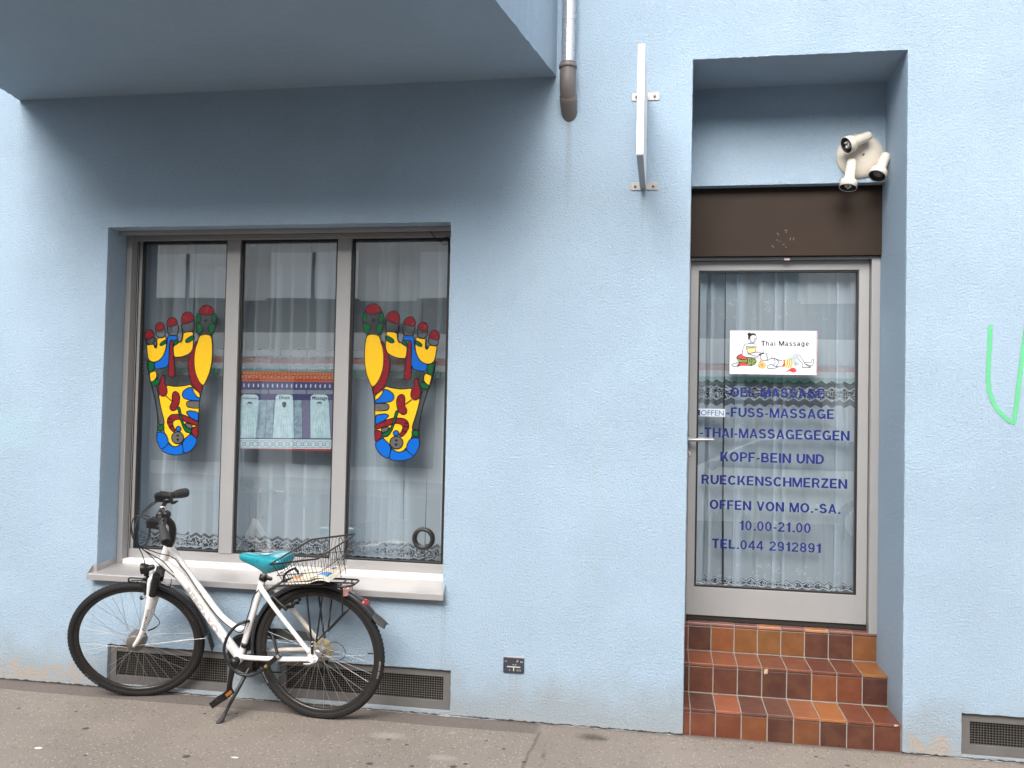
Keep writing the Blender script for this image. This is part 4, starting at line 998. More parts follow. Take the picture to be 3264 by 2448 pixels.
for i in range(13):
    cx_ = 350+i*122; cy_ = 1393+i*.9
    for (ox, r_) in ((0, 46), (-52, 24), (56, 26)):
        po.strip([pmap(cx_+ox+r_*math.cos(a), cy_+r_*math.sin(a), 5) for a in [q*.3927 for q in range(16)]], .0020, nrm, 8, closed=True)
    pq([(cx_+22*math.cos(a)*(1 if q % 2 else .6), cy_+26*math.sin(a)*(1 if q % 2 else .6)) for q, a in [(q, q*.628) for q in range(10)]], 7, 5)
    po.strip([pmap(cx_-60, cy_-20, 5), pmap(cx_+62, cy_-20, 5)], .0012, nrm, 8); po.strip([pmap(cx_-60, cy_+22, 5), pmap(cx_+62, cy_+22, 5)], .0012, nrm, 8)
tag(po.build('poster', PM), 'blue and red temple-style poster with three drawn figures, behind the middle window pane', 'poster')

# ------------------------------------------------------------------ printed sign on the door glass
TSY = DY-.004
def tmap(x, y, lay=0): return on_y(2250+x/5.144, 1030+y/5.144, TSY-.002-lay*.0003)
TM = [M['white_paint'], mat('print_black', (.018, .018, .02), .5), mat('print_orange', (.80, .42, .14), .4), mat('print_apricot', (.86, .62, .25), .4), mat('print_red', (.66, .055, .04), .4),
      mat('print_olive', (.30, .38, .10), .4), mat('print_dark', (.025, .03, .018), .5), mat('print_grey', (.40, .46, .50), .5, 0, .3, 300), mat('print_line', (.07, .08, .085), .5), mat('print_mint', (.74, .80, .66), .4), M['ink'], mat('print_edge', (.55, .12, .10), .4)]
ts = MB()
a, c_, d_, e_ = tmap(390, 834), tmap(1815, 850), tmap(1830, 122), tmap(392, 128)
x0 = (a.x+e_.x)/2; x1 = (c_.x+d_.x)/2; z0 = (a.z+c_.z)/2; z1 = (d_.z+e_.z)/2
ts.box(x0, x1, TSY-.0018, TSY, z0, z1, 0); ts.box(x1-.0045, x1-.0018, TSY-.0024, TSY-.0019, z0+.002, z1-.002, 11)
def tp(s_, mi, lay=1): ts.poly([tmap(q.x, q.y, lay) for q in smooth_loop(foot_pts(s_))], mi)
def tl(s_, w_=.0030, mi=8, lay=6): ts.strip([tmap(q.x, q.y, lay) for q in smooth_loop(foot_pts(s_), False)], w_, nrm, mi)
tp("688,235 700,190 738,166 790,163 822,185 832,214 792,196 752,200 728,225 716,258 714,288 700,276 692,255", 1, 2); tp(circ(710, 182, 29), 1, 2)
tl("725,228 727,270 735,300 770,322 800,312 822,280 830,215"); tl("752,248 772,246", .002, 1); tl("800,246 822,248", .002, 1); tl("772,292 796,292", .0022, 1); tl("796,250 800,272 792,278"); tl("735,300 740,325 690,340"); tl("770,322 772,335")
tp("640,346 740,333 822,345 826,368 740,388 662,378", 9, 2); tl("640,346 740,333 822,345"); tl("655,380 740,390 826,372")
tp("668,410 815,400 820,430 800,482 760,490 690,490", 3, 2); tl("668,410 815,400"); tl("690,490 760,490 800,482")
tl("640,346 612,400 600,470 596,490"); tl("660,380 672,430 690,500"); tl("596,490 588,525 650,555 760,565 860,572"); tl("690,500 780,530 860,545 900,520"); tl("750,490 830,470 900,480"); tl("820,370 826,400 818,430 812,470")
tp("520,530 580,495 600,540 690,560 760,555 820,590 838,630 810,680 740,705 690,700 600,692 500,722 530,660 545,645 505,600 498,560", 6, 2)
tp("515,560 575,505 605,550 675,568 668,592 590,590 540,577", 4, 3); tp("526,690 560,652 620,657 680,665 690,697 600,699", 4, 3)
for s_ in ("505,585 560,612 620,618 670,605", "515,605 570,632 640,640 680,625", "690,570 705,620 690,690", "715,566 735,610 705,690", "745,560 770,600 720,695", "830,630 740,632", "826,600 745,622", "820,665 745,642", "790,690 740,652", "790,580 745,612"): tl(s_, .0042, 5, 4)
tl("530,645 470,660 420,682 440,705 470,712 520,700"); tp("870,575 890,560 904,590 893,605 880,590", 2, 2)
tp("893,606 905,610 960,640 990,690 980,725 940,748 890,742 855,712 850,670 872,640", 2, 2); tl("890,680 915,668 935,685 925,705 900,700"); tl("860,690 880,720"); tl("900,612 880,650")
tp("858,516 900,490 945,480 962,500 905,514 862,526", 1, 3); tl("948,478 950,462 960,446", .003, 1); tl("965,480 1000,500 1020,492", .0035, 7); tl("960,500 990,512 1012,508", .0035, 7)
tl("905,520 895,560 910,600 950,615 1000,612 1015,590 1010,550 990,525"); tl("930,552 950,548", .002, 1); tl("978,595 996,592", .0025, 4); tl("985,548 995,552", .002, 1)
tl("1010,615 1060,580 1110,570 1180,600 1250,615"); tl("1065,565 1120,580 1140,640 1110,690"); tl("1000,720 1020,690 1080,670 1110,700 1140,710 1240,712"); tl("1000,730 1040,742 1130,738 1180,720"); tl("1140,580 1190,620 1195,660 1150,705")
tp("1268,600 1300,598 1292,640 1305,680 1288,715 1240,714 1276,660", 4, 3)
tp("1300,600 1390,558 1422,620 1430,680 1402,732 1270,730 1305,680 1293,640", 3, 2)
for s_ in ("1330,590 1345,650 1315,725", "1362,575 1380,650 1350,730", "1390,565 1415,650 1385,730"): tl(s_)
tp("1390,565 1440,502 1500,488 1545,518 1552,542 1490,560 1470,640 1535,638 1535,690 1430,704 1426,620", 7, 2)
tp("1300,806 1325,780 1362,765 1400,730 1450,730 1490,768 1482,800 1420,812 1390,790 1345,792", 4, 2); tl("1400,780 1420,770", .005, 1)
tl("1490,560 1540,612 1600,680 1580,722"); tl("1545,530 1580,590 1640,690 1735,722 1700,728 1580,722"); tl("1620,640 1720,652 1745,590 1762,585 1770,632 1745,706 1640,670"); tl("1470,640 1480,690")
sign_text(ts, "Thai Massage", tmap(905, 372, 3), tmap(1695, 374, 3), 80/5.144*(4.51+TSY)/FPX, (0, -1, 0), 10, gap=.10)
tag(ts.build('door_sign', TM), 'white sign on the door glass reading Thai Massage with a drawing of two people', 'sign')
# small hanging open sign
ob = MB(); yo = DY-.008
O = lambda x, y: on_y(2200+x/15.8, 1250+y/15.8, yo)
a = O(410, 1215); d_ = O(1755, 850); ob.box(a.x, d_.x, yo, yo+.004, a.z, d_.z, 0)
e_ = O(500, 1180); f_ = O(408, 885); ob.box(f_.x, e_.x, yo-.0012, yo-.0002, e_.z, f_.z, 1)
text_on(ob, "OFFEN", Vector((O(535, 1160).x, yo-.0006, O(535, 1160).z)), Vector((O(1690, 1160).x, yo-.0006, O(535, 1160).z)), 268/15.8*(4.51+yo)/FPX, (0, 0, 1), 2, bold=.004)
tag(ob.build('open_tag', [M['tag_white'], M['navy'], M['tag_blue']]), 'small white tag reading OFFEN in blue, on the door glass near the handle', 'sign')
# loose cable at the top right of the window
cb = MB(); P = [Vector((on_y(u, v, yy).x, yy, on_y(u, v, yy).z)) for u, v, yy in ((1352, 736, .150), (1370, 736, .140), (1375, 742, .15), (1380, 750, .17), (1392, 762, .19), (1402, 770, .20), (1409, 767, .20), (1420, 757, .205), (1436, 752, .21))]
cb.tube(P, .0028, 6); tag(cb.build('loose_cable', M['gasket']), 'thin dark cable dangling at the top right corner of the shop window', 'cable')

# ------------------------------------------------------------------ across the street, seen mirrored in the panes
op = thing('apartment_block', 'pale apartment block with shopfronts across the street, mirrored in the window panes', 'building', (-4, -13.2, 0))
FY0 = -13.2; opm = mat('pale_render', (.60, .58, .54), .9, 0, .06, 3); dk = mat('dark_shopfront', (.06, .06, .065), .5); lt = mat('light_fascia', (.80, .77, .72), .7); wg = NT('block_glass'); wg.set('Base Color', (.10, .14, .145)); wg.set('Roughness', .05); wg = wg.mat
b = MB(); b.box(-80, 70, FY0-9, FY0, 0, 8.7); b.build('wall', opm, op)
b = MB(); b.box(-34, 26, FY0+.01, FY0+.12, 3.16, 3.88); b.build('dark_band', mat('shade_awning', (.05, .05, .055), .8), op)
b = MB(); b.box(-34, 26, FY0+.01, FY0+.16, 2.64, 3.155); b.build('fascia', lt, op)
b = MB(); b.box(-34, 26, FY0+.01, FY0+.20, 2.50, 2.60, 0); b.box(-34, 26, FY0+.01, FY0+.20, 2.375, 2.498, 1); b.box(-34, 26, FY0+.01, FY0+.20, 2.25, 2.373, 2)
cc = Vector((1.65, FY0+.205, 2.435)); b.lathe([(.050, 0), (.058, 0)], cc, Vector((0, 1, 0)), 24, 3)
for q in range(12): b.strip([cc+Vector((0, .002, 0)), cc+Vector((.05*math.cos(q*.5236), .002, .05*math.sin(q*.5236)))], .006, Vector((0, 1, 0)), 3)
b.build('striped_sign', [mat('stripe_orange', (.75, .16, .05), .6), mat('stripe_white', (.8, .8, .78), .6), mat('stripe_green', (.05, .26, .12), .6), mat('wheel_navy', (.05, .05, .2), .6)], op)
wins = [(x, 3.94, 4.95) for x in (-30, -26.5, -22.5, -18.5, -15, -11.6, -8.6, -5.2, -2, .7, 4, 8, 12, 16, 20)] + [(x, 6.4, 7.9) for x in range(-32, 24, 4)] 
lightw = mat('white_blind', (.88, .87, .84), .8)
for (x, z0, z1) in wins:
    b = MB(); b.box(x, x+2.0, FY0+.005, FY0+.05, z0, z1, 0 if z0 > 5 else 1); b.box(x+.96, x+1.04, FY0+.051, FY0+.07, z0, z1, 2); b.box(x-.05, x+2.05, FY0+.005, FY0+.12, z0-.08, z0-.002, 2)
    b.build('window', [wg, lightw if random.random() < .75 else wg, dk], op)
for x in range(-32, 24, 4):
    b = MB(); b.box(x, x+3.2, FY0+.005, FY0+.06, .3, 2.2); b.build('shopfront', dk, op)
# ------------------------------------------------------------------ bicycle
M['bike_white'] = mat('white_frame_paint', (.80, .775, .755), .28, 0, .05, 18, coat=.4)
M['bike_worn'] = mat('scuffed_white_paint', (.62, .56, .50), .4, 0, .25, 60, coat=.2)
M['tyre'] = mat('tyre_rubber', (.011, .010, .010), .82, 0, .3, 90, bump=.35, bscale=260)
M['rim'] = mat('dark_rim', (.060, .054, .050), .32, .75, .2, 25)
M['spoke'] = mat('steel_spoke', (.50, .49, .48), .32, .9, .1, 30)
M['hub'] = mat('hub_alloy', (.52, .51, .50), .3, .85, .12, 40)
M['hub_dull'] = mat('dull_hub_shell', (.20, .18, .165), .45, .5, .2, 40)
M['black'] = mat('black_plastic', (.0085, .008, .0085), .42, 0, .2, 50)
M['blackm'] = mat('black_coated_steel', (.018, .017, .017), .33, .1, .2, 50)
M['grip'] = mat('grey_rubber_grip', (.030, .029, .031), .7, 0, .15, 120, bump=.3, bscale=500)
M['fender'] = mat('dark_mudguard', (.020, .021, .026), .30, 0, .2, 20)
M['rubberflap'] = mat('mud_flap', (.05, .047, .046), .75, 0, .15, 60)
M['cassette'] = mat('yellowed_spoke_guard', (.30, .25, .15), .45, .1, .2, 30)
M['chain'] = mat('oily_chain', (.03, .026, .022), .45, .5, .4, 200)
M['guard'] = mat('dark_green_chain_guard', (.045, .052, .047), .45, 0, .1, 30)
M['orange'] = mat('orange_reflector', (.48, .15, .02), .3)
M['redlens'] = mat('red_reflector', (.27, .016, .014), .2, 0, .1, 200, coat=.6)
M['pinklens'] = mat('clear_red_lens', (.60, .30, .29), .12, 0, .25, 60, coat=.8)
M['silver'] = mat('bright_alloy', (.70, .69, .68), .26, .8, .06, 30)
M['brass'] = mat('brass_ferrule', (.60, .40, .14), .35, .8)
M['outline'] = mat('brown_letter_outline', (.30, .22, .19), .6)
M['cable'] = mat('cable_housing', (.014, .014, .015), .4)

def frame3(x, y, yaw, lean):
    f = Vector((math.cos(yaw), math.sin(yaw), 0)); n0 = Vector((-math.sin(yaw), math.cos(yaw), 0))
    u = Vector((0, 0, math.cos(lean))) - n0*math.sin(lean); n = n0*math.cos(lean) + Vector((0, 0, math.sin(lean)))
    m = Matrix((f, n, u)).transposed().to_4x4(); m.translation = Vector((x, y, 0)); return m
MBK = frame3(-1.7099, -.1784, -.0378, .1178)
MWH = frame3(-2.7890, -.0713, .2932, .3350)
IBK = MBK.inverted(); WTB = IBK @ MWH
def plane_pt(mx, u, v, n):
    o = mx @ Vector((0, n, 0)); return hit(u, v, o, mx.to_3x3() @ Vector((0, 1, 0)))
def B(u, v, n=0.0): return IBK @ plane_pt(MBK, u, v, n)      # a point n metres off the frame plane, in bicycle coordinates
def W(u, v, n=0.0): return IBK @ plane_pt(MWH, u, v, n)      # the same for the steered fork and bars
def wloc(s, n, h): return WTB @ Vector((s, n, h))
def curve(P, k=6, closed=False):                              # Catmull-Rom through the points
    P = [Vector(p) for p in P]; out = []; n = len(P)
    rng = range(n if closed else n-1)
    for i in rng:
        p0 = P[(i-1) % n] if (closed or i > 0) else P[i]; p1 = P[i]; p2 = P[(i+1) % n]; p3 = P[(i+2) % n] if (closed or i < n-2) else P[(i+1) % n]
        for j in range(k):
            t = j/k; out.append(.5*((2*p1)+(p2-p0)*t+(2*p0-5*p1+4*p2-p3)*t*t+(3*p1-p0-3*p2+p3)*t**3))
    if not closed: out.append(P[-1])
    return out
bike = thing('bicycle', 'white step-through bicycle with turned handlebars, on its kickstand against the blue wall', 'bicycle')
bike.matrix_world = MBK; OWN.add(bike.name)
NV = Vector((0, 1, 0))

def wheel(hubr, hubw, front):
    wb = MB(); nS = 36; fl = .029 if not front else .030; fr_ = .023 if not front else .040
    for i in range(nS):
        a = 2*math.pi*(i+.25)/nS; s_ = 1 if i % 2 else -1; off = (.62 if (i//2) % 2 else -.62)
        ah = a + off; p0 = Vector((fr_*math.cos(ah), s_*fl, fr_*math.sin(ah))); p1 = Vector((.3005*math.cos(a), s_*.003, .3005*math.sin(a)))
        wb.tube([p0, p1], .00105, 5, 0, caps=False)
    w_ = wb.build('wheel', M['spoke'], bike)
    t = MB(); prof = []
    for j in range(20):
        a = 2*math.pi*j/20; rr = .0192*(1+.05*abs(math.sin(2*a))); prof.append((.3300+rr*math.cos(a), rr*.95*math.sin(a)))
    t.lathe(prof, (0, 0, 0), NV, 96, 0, closed=True); 
    for j in range(96):       # centre and shoulder tread blocks
        a = 2*math.pi*j/96
        for (dn, dr) in ((-.008, -.0006), (.008, -.0006), (0, .0008)):
            c_ = Vector(((.3488+dr)*math.cos(a), dn, (.3488+dr)*math.sin(a)))
            e1 = Vector((math.cos(a), 0, math.sin(a))); e2 = Vector((-math.sin(a), 0, math.cos(a)))
            t.obox(c_, e2*.0072, NV*.0026, e1*.0011)
    ty = t.build('tyre', M['tyre'], w_)
    r = MB(); r.lathe([(.2945, -.004), (.2945, .004), (.299, .0095), (.3165, .0125), (.3195, .0115), (.3195, -.0115), (.3165, -.0125), (.299, -.0095)], (0, 0, 0), NV, 96, 0, closed=True)
    r.build('rim', M['rim'], w_)
    h = MB()
    if front: h.lathe([(0, -.034), (.044, -.034), (.047, -.030), (.049, -.020), (.049, .020), (.047, .030), (.044, .034), (0, .034)], (0, 0, 0), NV, 36, 1)
    else: h.lathe([(0, -.036), (.012, -.036), (.016, -.033), (.0245, -.031), (.0245, -.027), (.014, -.022), (.013, .022), (.0245, .027), (.0245, .031), (.016, .036), (0, .036)], (0, 0, 0), NV, 32, 0)
    h.lathe([(0, -hubw), (.005, -hubw), (.005, hubw), (0, hubw)], (0, 0, 0), NV, 12, 0)
    h.build('hub', [M['hub'], M['hub_dull']], w_)
    return w_, ty
rw, rty = wheel(0, .070, False); rw.matrix_local = Matrix.Translation((0, 0, .349))
fw, fty = wheel(0, .064, True); fw.matrix_local = WTB @ Matrix.Translation((0, 0, .349))
def rim_text(parent, txt, a0, r_, hgt, dirn, m, nside=-1, yoff=.0186):
    vs, fs, x0, x1, y0, y1 = glyphs(txt, .0, 1.15); sc = hgt/.73; out = []
    for v in vs:
        rr = r_ + v.y*sc*dirn; a = a0 - dirn*(v.x-x0)*sc/r_*(-nside)*-1
        k_ = (rr-.330)/.0192; off = .0184*math.sqrt(max(0, 1-min(.98, k_*k_)))+.0006
        out.append(Vector((rr*math.cos(a), nside*off, rr*math.sin(a))))
    b = MB(); b.add(out, fs); return b.build('sidewall_print', m, parent)
M['print_pale'] = mat('pale_tyre_print', (.50, .49, .47), .6)
rim_text(rty, "ROAD CRUISER", R(-18), .3290, .0085, 1, M['print_pale'])
rim_text(rty, "ROAD CRUISER", R(197), .3290, .0085, 1, M['print_pale'])
rim_text(fty, "ROAD CRUISER", R(38), .3290, .0085, -1, mat('faint_tyre_print', (.10, .095, .09), .6))
rim_text(fty, "ROAD CRUISER", R(215), .3290, .0085, 1, mat('faint_tyre_print_low', (.16, .155, .15), .6))

# ---- frame
HT0, HT1 = B(538, 1731), B(515.5, 1808)
BB = B(766, 2096); ST1 = B(839.5, 1842)
f = MB()
f.tube([HT0+(HT0-HT1).normalized()*.004, HT1], [.0215, .0225], 20)
dt = curve([B(521, 1793), B(583, 1846), B(632, 1912), B(691, 1997), B(766, 2096)], 8)
f.tube(dt, .0245, 20)
ut = curve([B(541, 1742), B(574, 1787), B(607, 1837), B(652, 1895), B(697, 1955), B(732, 1988), B(760, 2003), B(788, 2009)], 8)
f.tube(ut, .0178, 18)
f.tube([BB, ST1], .0168, 18)
f.lathe([(.0215, -.036), (.0235, -.034), (.0235, .034), (.0215, .036)], BB, NV, 24)
f.lathe([(.0235, -.036), (.0, -.036)], BB, NV, 24)
HUB = Vector((0, 0, .349)); DN = HUB+Vector((-.012, -.066, -.006))
ssn = curve([B(831, 1873, -.010), B(846, 1895, -.045), B(880, 1944, -.058), B(985, 2078, -.066)], 8)
f.tube(ssn, [.0135 if i < 12 else .0115 for i in range(len(ssn))], 14)
ssf = [Vector((p.x, -p.y, p.z)) for p in ssn]; f.tube(ssf, .0115, 14, 1)
csn = curve([B(770, 2094, -.030), B(815, 2098, -.052), B(900, 2101, -.064), B(985, 2101, -.066)], 8); f.tube(csn, .0125, 14)
csf = [Vector((p.x, -p.y, p.z)) for p in csn]; f.tube(csf, .0115, 14, 1)
# dropouts
for s_ in (-1, 1):
    P2 = [B(979, 2070, -.066), B(998, 2066, -.066), B(1004, 2084, -.066), B(1014, 2098, -.066), B(1010, 2110, -.066), B(985, 2109, -.066), B(982, 2090, -.066)]
    pts = [Vector((p.x, p.y*-s_, p.z)) for p in P2]; q = Vector((0, .003, 0))
    f.poly([p-q for p in pts]); f.poly([p+q for p in pts])
    n_ = len(pts); f.add([p-q for p in pts]+[p+q for p in pts], [(i, (i+1) % n_, n_+(i+1) % n_, n_+i) for i in range(n_)])
fr_o = f.build('frame', [M['bike_white'], M['bike_worn']], bike)
# collars and cable stops
b = MB(); cl = ST1 + (ST1-BB).normalized()*.004; ax = (ST1-BB).normalized()
b.lathe([(.0165, -.016), (.0215, -.015), (.0215, .010), (.0165, .012)], cl, ax, 20)
b.obox(cl+Vector((.030, 0, -.004)), Vector((.014, 0, -.003)), Vector((0, .010, 0)), Vector((0, 0, .007)))
b.build('seat_clamp', M['black'], fr_o)
for (u, v) in ((560, 1783), (633, 1886)):
    b = MB(); b.tube([B(u-1, v-5, -.024), B(u, v-2, -.0245), B(u+2, v, -.0225), B(u+4, v+3, -.0245), B(u+6, v+6, -.024)], [.004, .0055, .003, .0048, .003], 10); b.build('cable_stop', M['silver'], fr_o)
b = MB(); b.lathe([(.0172, -.012), (.0205, -.012), (.0205, .012), (.0172, .012)], B(781, 2054, 0), ax, 18); b.build('clamp_band', M['black'], fr_o)
def wrap_text(txt, path, s0, s1, r_, hgt, side, m, name, outline=0.0, bold=0, v0=.0):
    """letters bent round a tube: run along the path between arc positions s0..s1, facing -n"""
    vs, fs, x0, x1, y0, y1 = glyphs(txt, bold, 1.0, outline); L = [0]
    for i in range(1, len(path)): L.append(L[-1]+(path[i]-path[i-1]).length)
    out = []
    for v in vs:
        s_ = s0+(s1-s0)*(v.x-x0)/(x1-x0); i = 1
        while i < len(L)-1 and L[i] < s_: i += 1
        t_ = (s_-L[i-1])/(L[i]-L[i-1]); c_ = path[i-1].lerp(path[i], t_); tg = (path[i]-path[i-1]).normalized()
        upv = NV.cross(tg)*side
        th = ((v.y/.73)*hgt - hgt/2 + v0)/r_
        rad = r_+.0005+v.z*.02
        out.append(c_ + (upv*math.sin(th) - NV*math.cos(th))*rad)
    b = MB(); b.add(out, fs); return b.build(name, m, fr_o if name == 'frame_lettering' else None)
def arc_at(path, u, v):
    tgt = B(u, v); best = 0; bd = 9; L = 0
    for i in range(1, len(path)):
        L += (path[i]-path[i-1]).length
        if (path[i]-tgt).length < bd: bd = (path[i]-tgt).length; best = L
    return best
wrap_text("BERGAMONT", dt, arc_at(dt, 598, 1868), arc_at(dt, 733, 2052), .0245, .030, -1, M['outline'], 'frame_lettering', outline=.028, bold=.01)
wrap_text("sporrox", ut, arc_at(ut, 578, 1793), arc_at(ut, 603, 1830), .0178, .0085, -1, M['outline'], 'frame_lettering', v0=-.004)

# ---- seat post, saddle rails
b = MB(); SP1 = B(848, 1808); b.tube([ST1, ST1+(SP1-ST1)*1.0], .0135, 16); b.build('seat_post', M['silver'], bike)

# ---- cranks, pedals, chainring, chain
b = MB(); CB = BB+Vector((0, .048, 0))
prof = []
nT = 44; ring = []
for i in range(nT*2):
    a = math.pi*i/nT; rr = .092 if i % 2 else .0865; ring.append(CB+Vector((rr*math.cos(a), 0, rr*math.sin(a))))
b.poly([p+Vector((0, -.002, 0)) for p in ring]); b.poly([p+Vector((0, .002, 0)) for p in ring]); k = len(ring)
b.add([p-Vector((0, .002, 0)) for p in ring]+[p+Vector((0, .002, 0)) for p in ring], [(i, (i+1) % k, k+(i+1) % k, k+i) for i in range(k)])
b.lathe([(.060, -.005), (.105, -.005), (.107, -.002), (.107, .003), (.060, .003)], CB+Vector((0, .010, 0)), NV, 40)
ckr = b.build('crankset', M['blackm'], bike)
pn_ = B(728, 2208, -.085)
b = MB(); b.tube([BB+Vector((0, -.070, .0)), BB+Vector((-.004, -.074, -.03)), (BB+pn_)/2+Vector((0, -.038, 0)), pn_], [.019, .017, .0145, .0135], 14, flat=.62, side=Vector((1, 0, 0)))
b.lathe([(0, -.078), (.021, -.076), (.024, -.060), (.020, -.034)], BB, NV, 22)
b.build('crank_arm', M['black'], ckr)
pf_ = Vector((2*BB.x-pn_.x, .085, 2*BB.z-pn_.z))
b = MB(); b.tube([BB+Vector((0, .070, 0)), (BB+pf_)/2+Vector((0, .038, 0)), pf_], [.017, .0145, .0135], 14, flat=.62, side=Vector((1, 0, 0))); b.build('crank_arm', M['black'], ckr)
def pedal(c0, sgn, tilt):
    e1 = Vector((math.cos(tilt), 0, math.sin(tilt))); e3 = Vector((-math.sin(tilt), 0, math.cos(tilt))); e2 = Vector((0, sgn, 0)); c_ = c0+e2*.062
    b = MB(); b.tube([c0, c0+e2*.108], .0075, 10)
    for q in (-1, 1): b.obox(c_+e1*.040*q, e1*.006, e2*.046, e3*.016)
    for q in (-1, 1): b.obox(c_+e2*.043*q, e1*.042, e2*.006, e3*.015)
    b.lathe([(.0, -.05), (.013, -.048), (.013, .05), (0, .052)], c_, e2, 14)
    for q in (-.5, .5):
        for z in (-1, 1): b.obox(c_+e2*.04*q+e3*.010*z, e1*.036, e2*.003, e3*.003)
    p = b.build('pedal', M['black'], bike, bevel=.0015)
    for q in (-1, 1):
        b = MB(); b.obox(c_+e1*.0465*q, e1*.0012, e2*.026, e3*.008); b.build('reflector', M['orange'], p)
pedal(pn_, -1, R(35)); pedal(pf_, 1, R(20))
# chain and guard on the far side
b = MB(); yC = .050; COG = HUB+Vector((0, yC, 0))
P_ = []
for i in range(13): a = R(100+i*14); P_.append(CB+Vector((.0925*math.cos(a), 0, .0925*math.sin(a))))
tgt = [HUB+Vector((0, yC, -.138)), HUB+Vector((.020, yC, -.120)), HUB+Vector((-.012, yC, -.070)), HUB+Vector((.010, yC, -.038)), HUB+Vector((.036, yC, -.012)), HUB+Vector((.036, yC, .016)), HUB+Vector((.0, yC, .041))]
top = [tgt[-1].lerp(P_[0], q/40) for q in range(1, 40)]; low = [P_[-1].lerp(tgt[0], q/40) for q in range(1, 40)]
loop = P_+low+tgt+top
b.tube(loop, [.0046 if q % 2 else .0036 for q in range(len(loop))], 6, closed=True, flat=.8)
b.build('chain', M['chain'], bike)
b = MB()
gpts = [B(862, 2003, .066), B(905, 2004, .066), B(1003, 2020, .066), B(1014, 2029, .066), B(1000, 2040, .066), B(868, 2034, .066), B(826, 2010, .066)]
b.poly(gpts); b.poly([p+Vector((0, .004, 0)) for p in gpts]); k = len(gpts)
b.add(gpts+[p+Vector((0, .004, 0)) for p in gpts], [(i, (i+1) % k, k+(i+1) % k, k+i) for i in range(k)])
b.build('chain_guard', M['guard'], bike)
b = MB(); b.lathe([(.016, .0), (.058, .004), (.060, .006), (.060, .0075), (.016, .004)], HUB+Vector((0, .030, 0)), NV, 36)
for rr, yy in ((.046, .040), (.040, .045), (.034, .050), (.028, .054)): b.lathe([(.0, yy-.0012), (rr, yy-.0012), (rr, yy+.0012), (0, yy+.0012)], HUB, NV, 28, 1)
b.build('cassette', [M['cassette'], M['chain']], bike)
b = MB(); dl = HUB+Vector((.012, .062, -.045)); b.tube([HUB+Vector((.008, .07, -.008)), dl, HUB+Vector((.0, .058, -.115))], [.010, .013, .010], 10)
for c_ in (HUB+Vector((.005, .052, -.055)), HUB+Vector((.0, .052, -.118))): b.lathe([(0, -.004), (.021, -.003), (.021, .003), (0, .004)], c_, NV, 18)
b.build('derailleur', M['black'], bike)
b = MB(); b.tube(curve([B(1050, 2049, .07), B(1070, 2047, .06), B(1090, 2058, .055), B(1101, 2078, .055), B(1096, 2096, .055), B(1080, 2105, .06), B(1064, 2104, .065)], 6), .0022, 6); b.build('gear_cable', M['cable'], bike)
# quick release
b = MB(); q = B(1000, 2110, -.075); b.tube([B(1003, 2108, -.07), B(1003, 2108, -.085)], .008, 12); b.tube([B(1000, 2112, -.082), B(985, 2117, -.084), B(968, 2116, -.083)], [.005, .006, .0045], 10); b.build('axle_lever', M['silver'], bike)

# ---- kickstand
KF = IBK @ on_z(703, 2301, .006)
b = MB(); k0 = B(797, 2126, -.040)
b.tube(curve([k0+Vector((.002, 0, .012)), k0, k0.lerp(KF, .45)+Vector((.0, -.004, .0)), KF], 6), [.010]*13+[.0085]*6, 12)
b.obox(k0+Vector((0, .006, .008)), Vector((.019, 0, 0)), Vector((0, .018, 0)), Vector((0, 0, .017)))
ks = b.build('kickstand', M['blackm'], bike)
b = MB(); d_ = (KF-k0).normalized(); b.tube([KF-d_*.045, KF-d_*.012, KF+Vector((-.006, -.006, -.002)), KF+Vector((-.016, -.012, -.005))], [.0105, .014, .015, .010], 12, flat=.8); b.build('foot', M['rubberflap'], ks)

# ---- mudguards
def fender(mx, a0, a1, name, rad=.3640, hw=.0265, flap=None):
    b = MB(); n_ = 60; pr = 9; vs = []
    for i in range(n_+1):
        a = a0+(a1-a0)*i/n_
        for j in range(pr):
            t = -1+2*j/(pr-1); rr = rad+.010*(1-t*t*t*t) - .012*(abs(t)**3); hwv = hw*math.sin(t*1.45)/math.sin(1.45)
            vs.append(mx @ Vector((rr*math.cos(a), hwv, .349+rr*math.sin(a))))
    fs = [(i*pr+j, i*pr+j+1, (i+1)*pr+j+1, (i+1)*pr+j) for i in range(n_) for j in range(pr-1)]
    b.add(vs, fs, 0, True)
    o = b.build(name, M['fender'], bike)
    so = o.modifiers.new('thick', 'SOLIDIFY'); so.thickness = .0016
    return o
I4 = Matrix.Identity(4)
rf = fender(I4, R(188), R(33), 'rear_mudguard')
b = MB(); n_ = 8; vs = []
for i in range(n_+1):
    t_ = i/n_; a = R(37)-R(12)*t_; rr = .373+.006*t_+.022*t_**2; hwv = .025+.014*math.sin(t_*2.8)
    for j in range(7):
        t = -1+2*j/6; vs.append(Vector((rr*math.cos(a), hwv*t, .349+rr*math.sin(a)-.010*t*t)))
b.add(vs, [(i*7+j, i*7+j+1, (i+1)*7+j+1, (i+1)*7+j) for i in range(n_) for j in range(6)], 0, True); o = b.build('mud_flap', M['rubberflap'], rf); so = o.modifiers.new('thick', 'SOLIDIFY'); so.thickness = .003
ff = fender(WTB, R(82), R(6), 'front_mudguard')
b = MB(); vs = []
for i in range(n_+1):
    t_ = i/n_; a = R(8)-R(17)*t_; rr = .371+.004*t_+.020*t_**2; hwv = .024+.006*math.sin(t_*2.6)
    for j in range(7):
        t = -1+2*j/6; vs.append(WTB @ Vector((rr*math.cos(a), hwv*t, .349+rr*math.sin(a))))
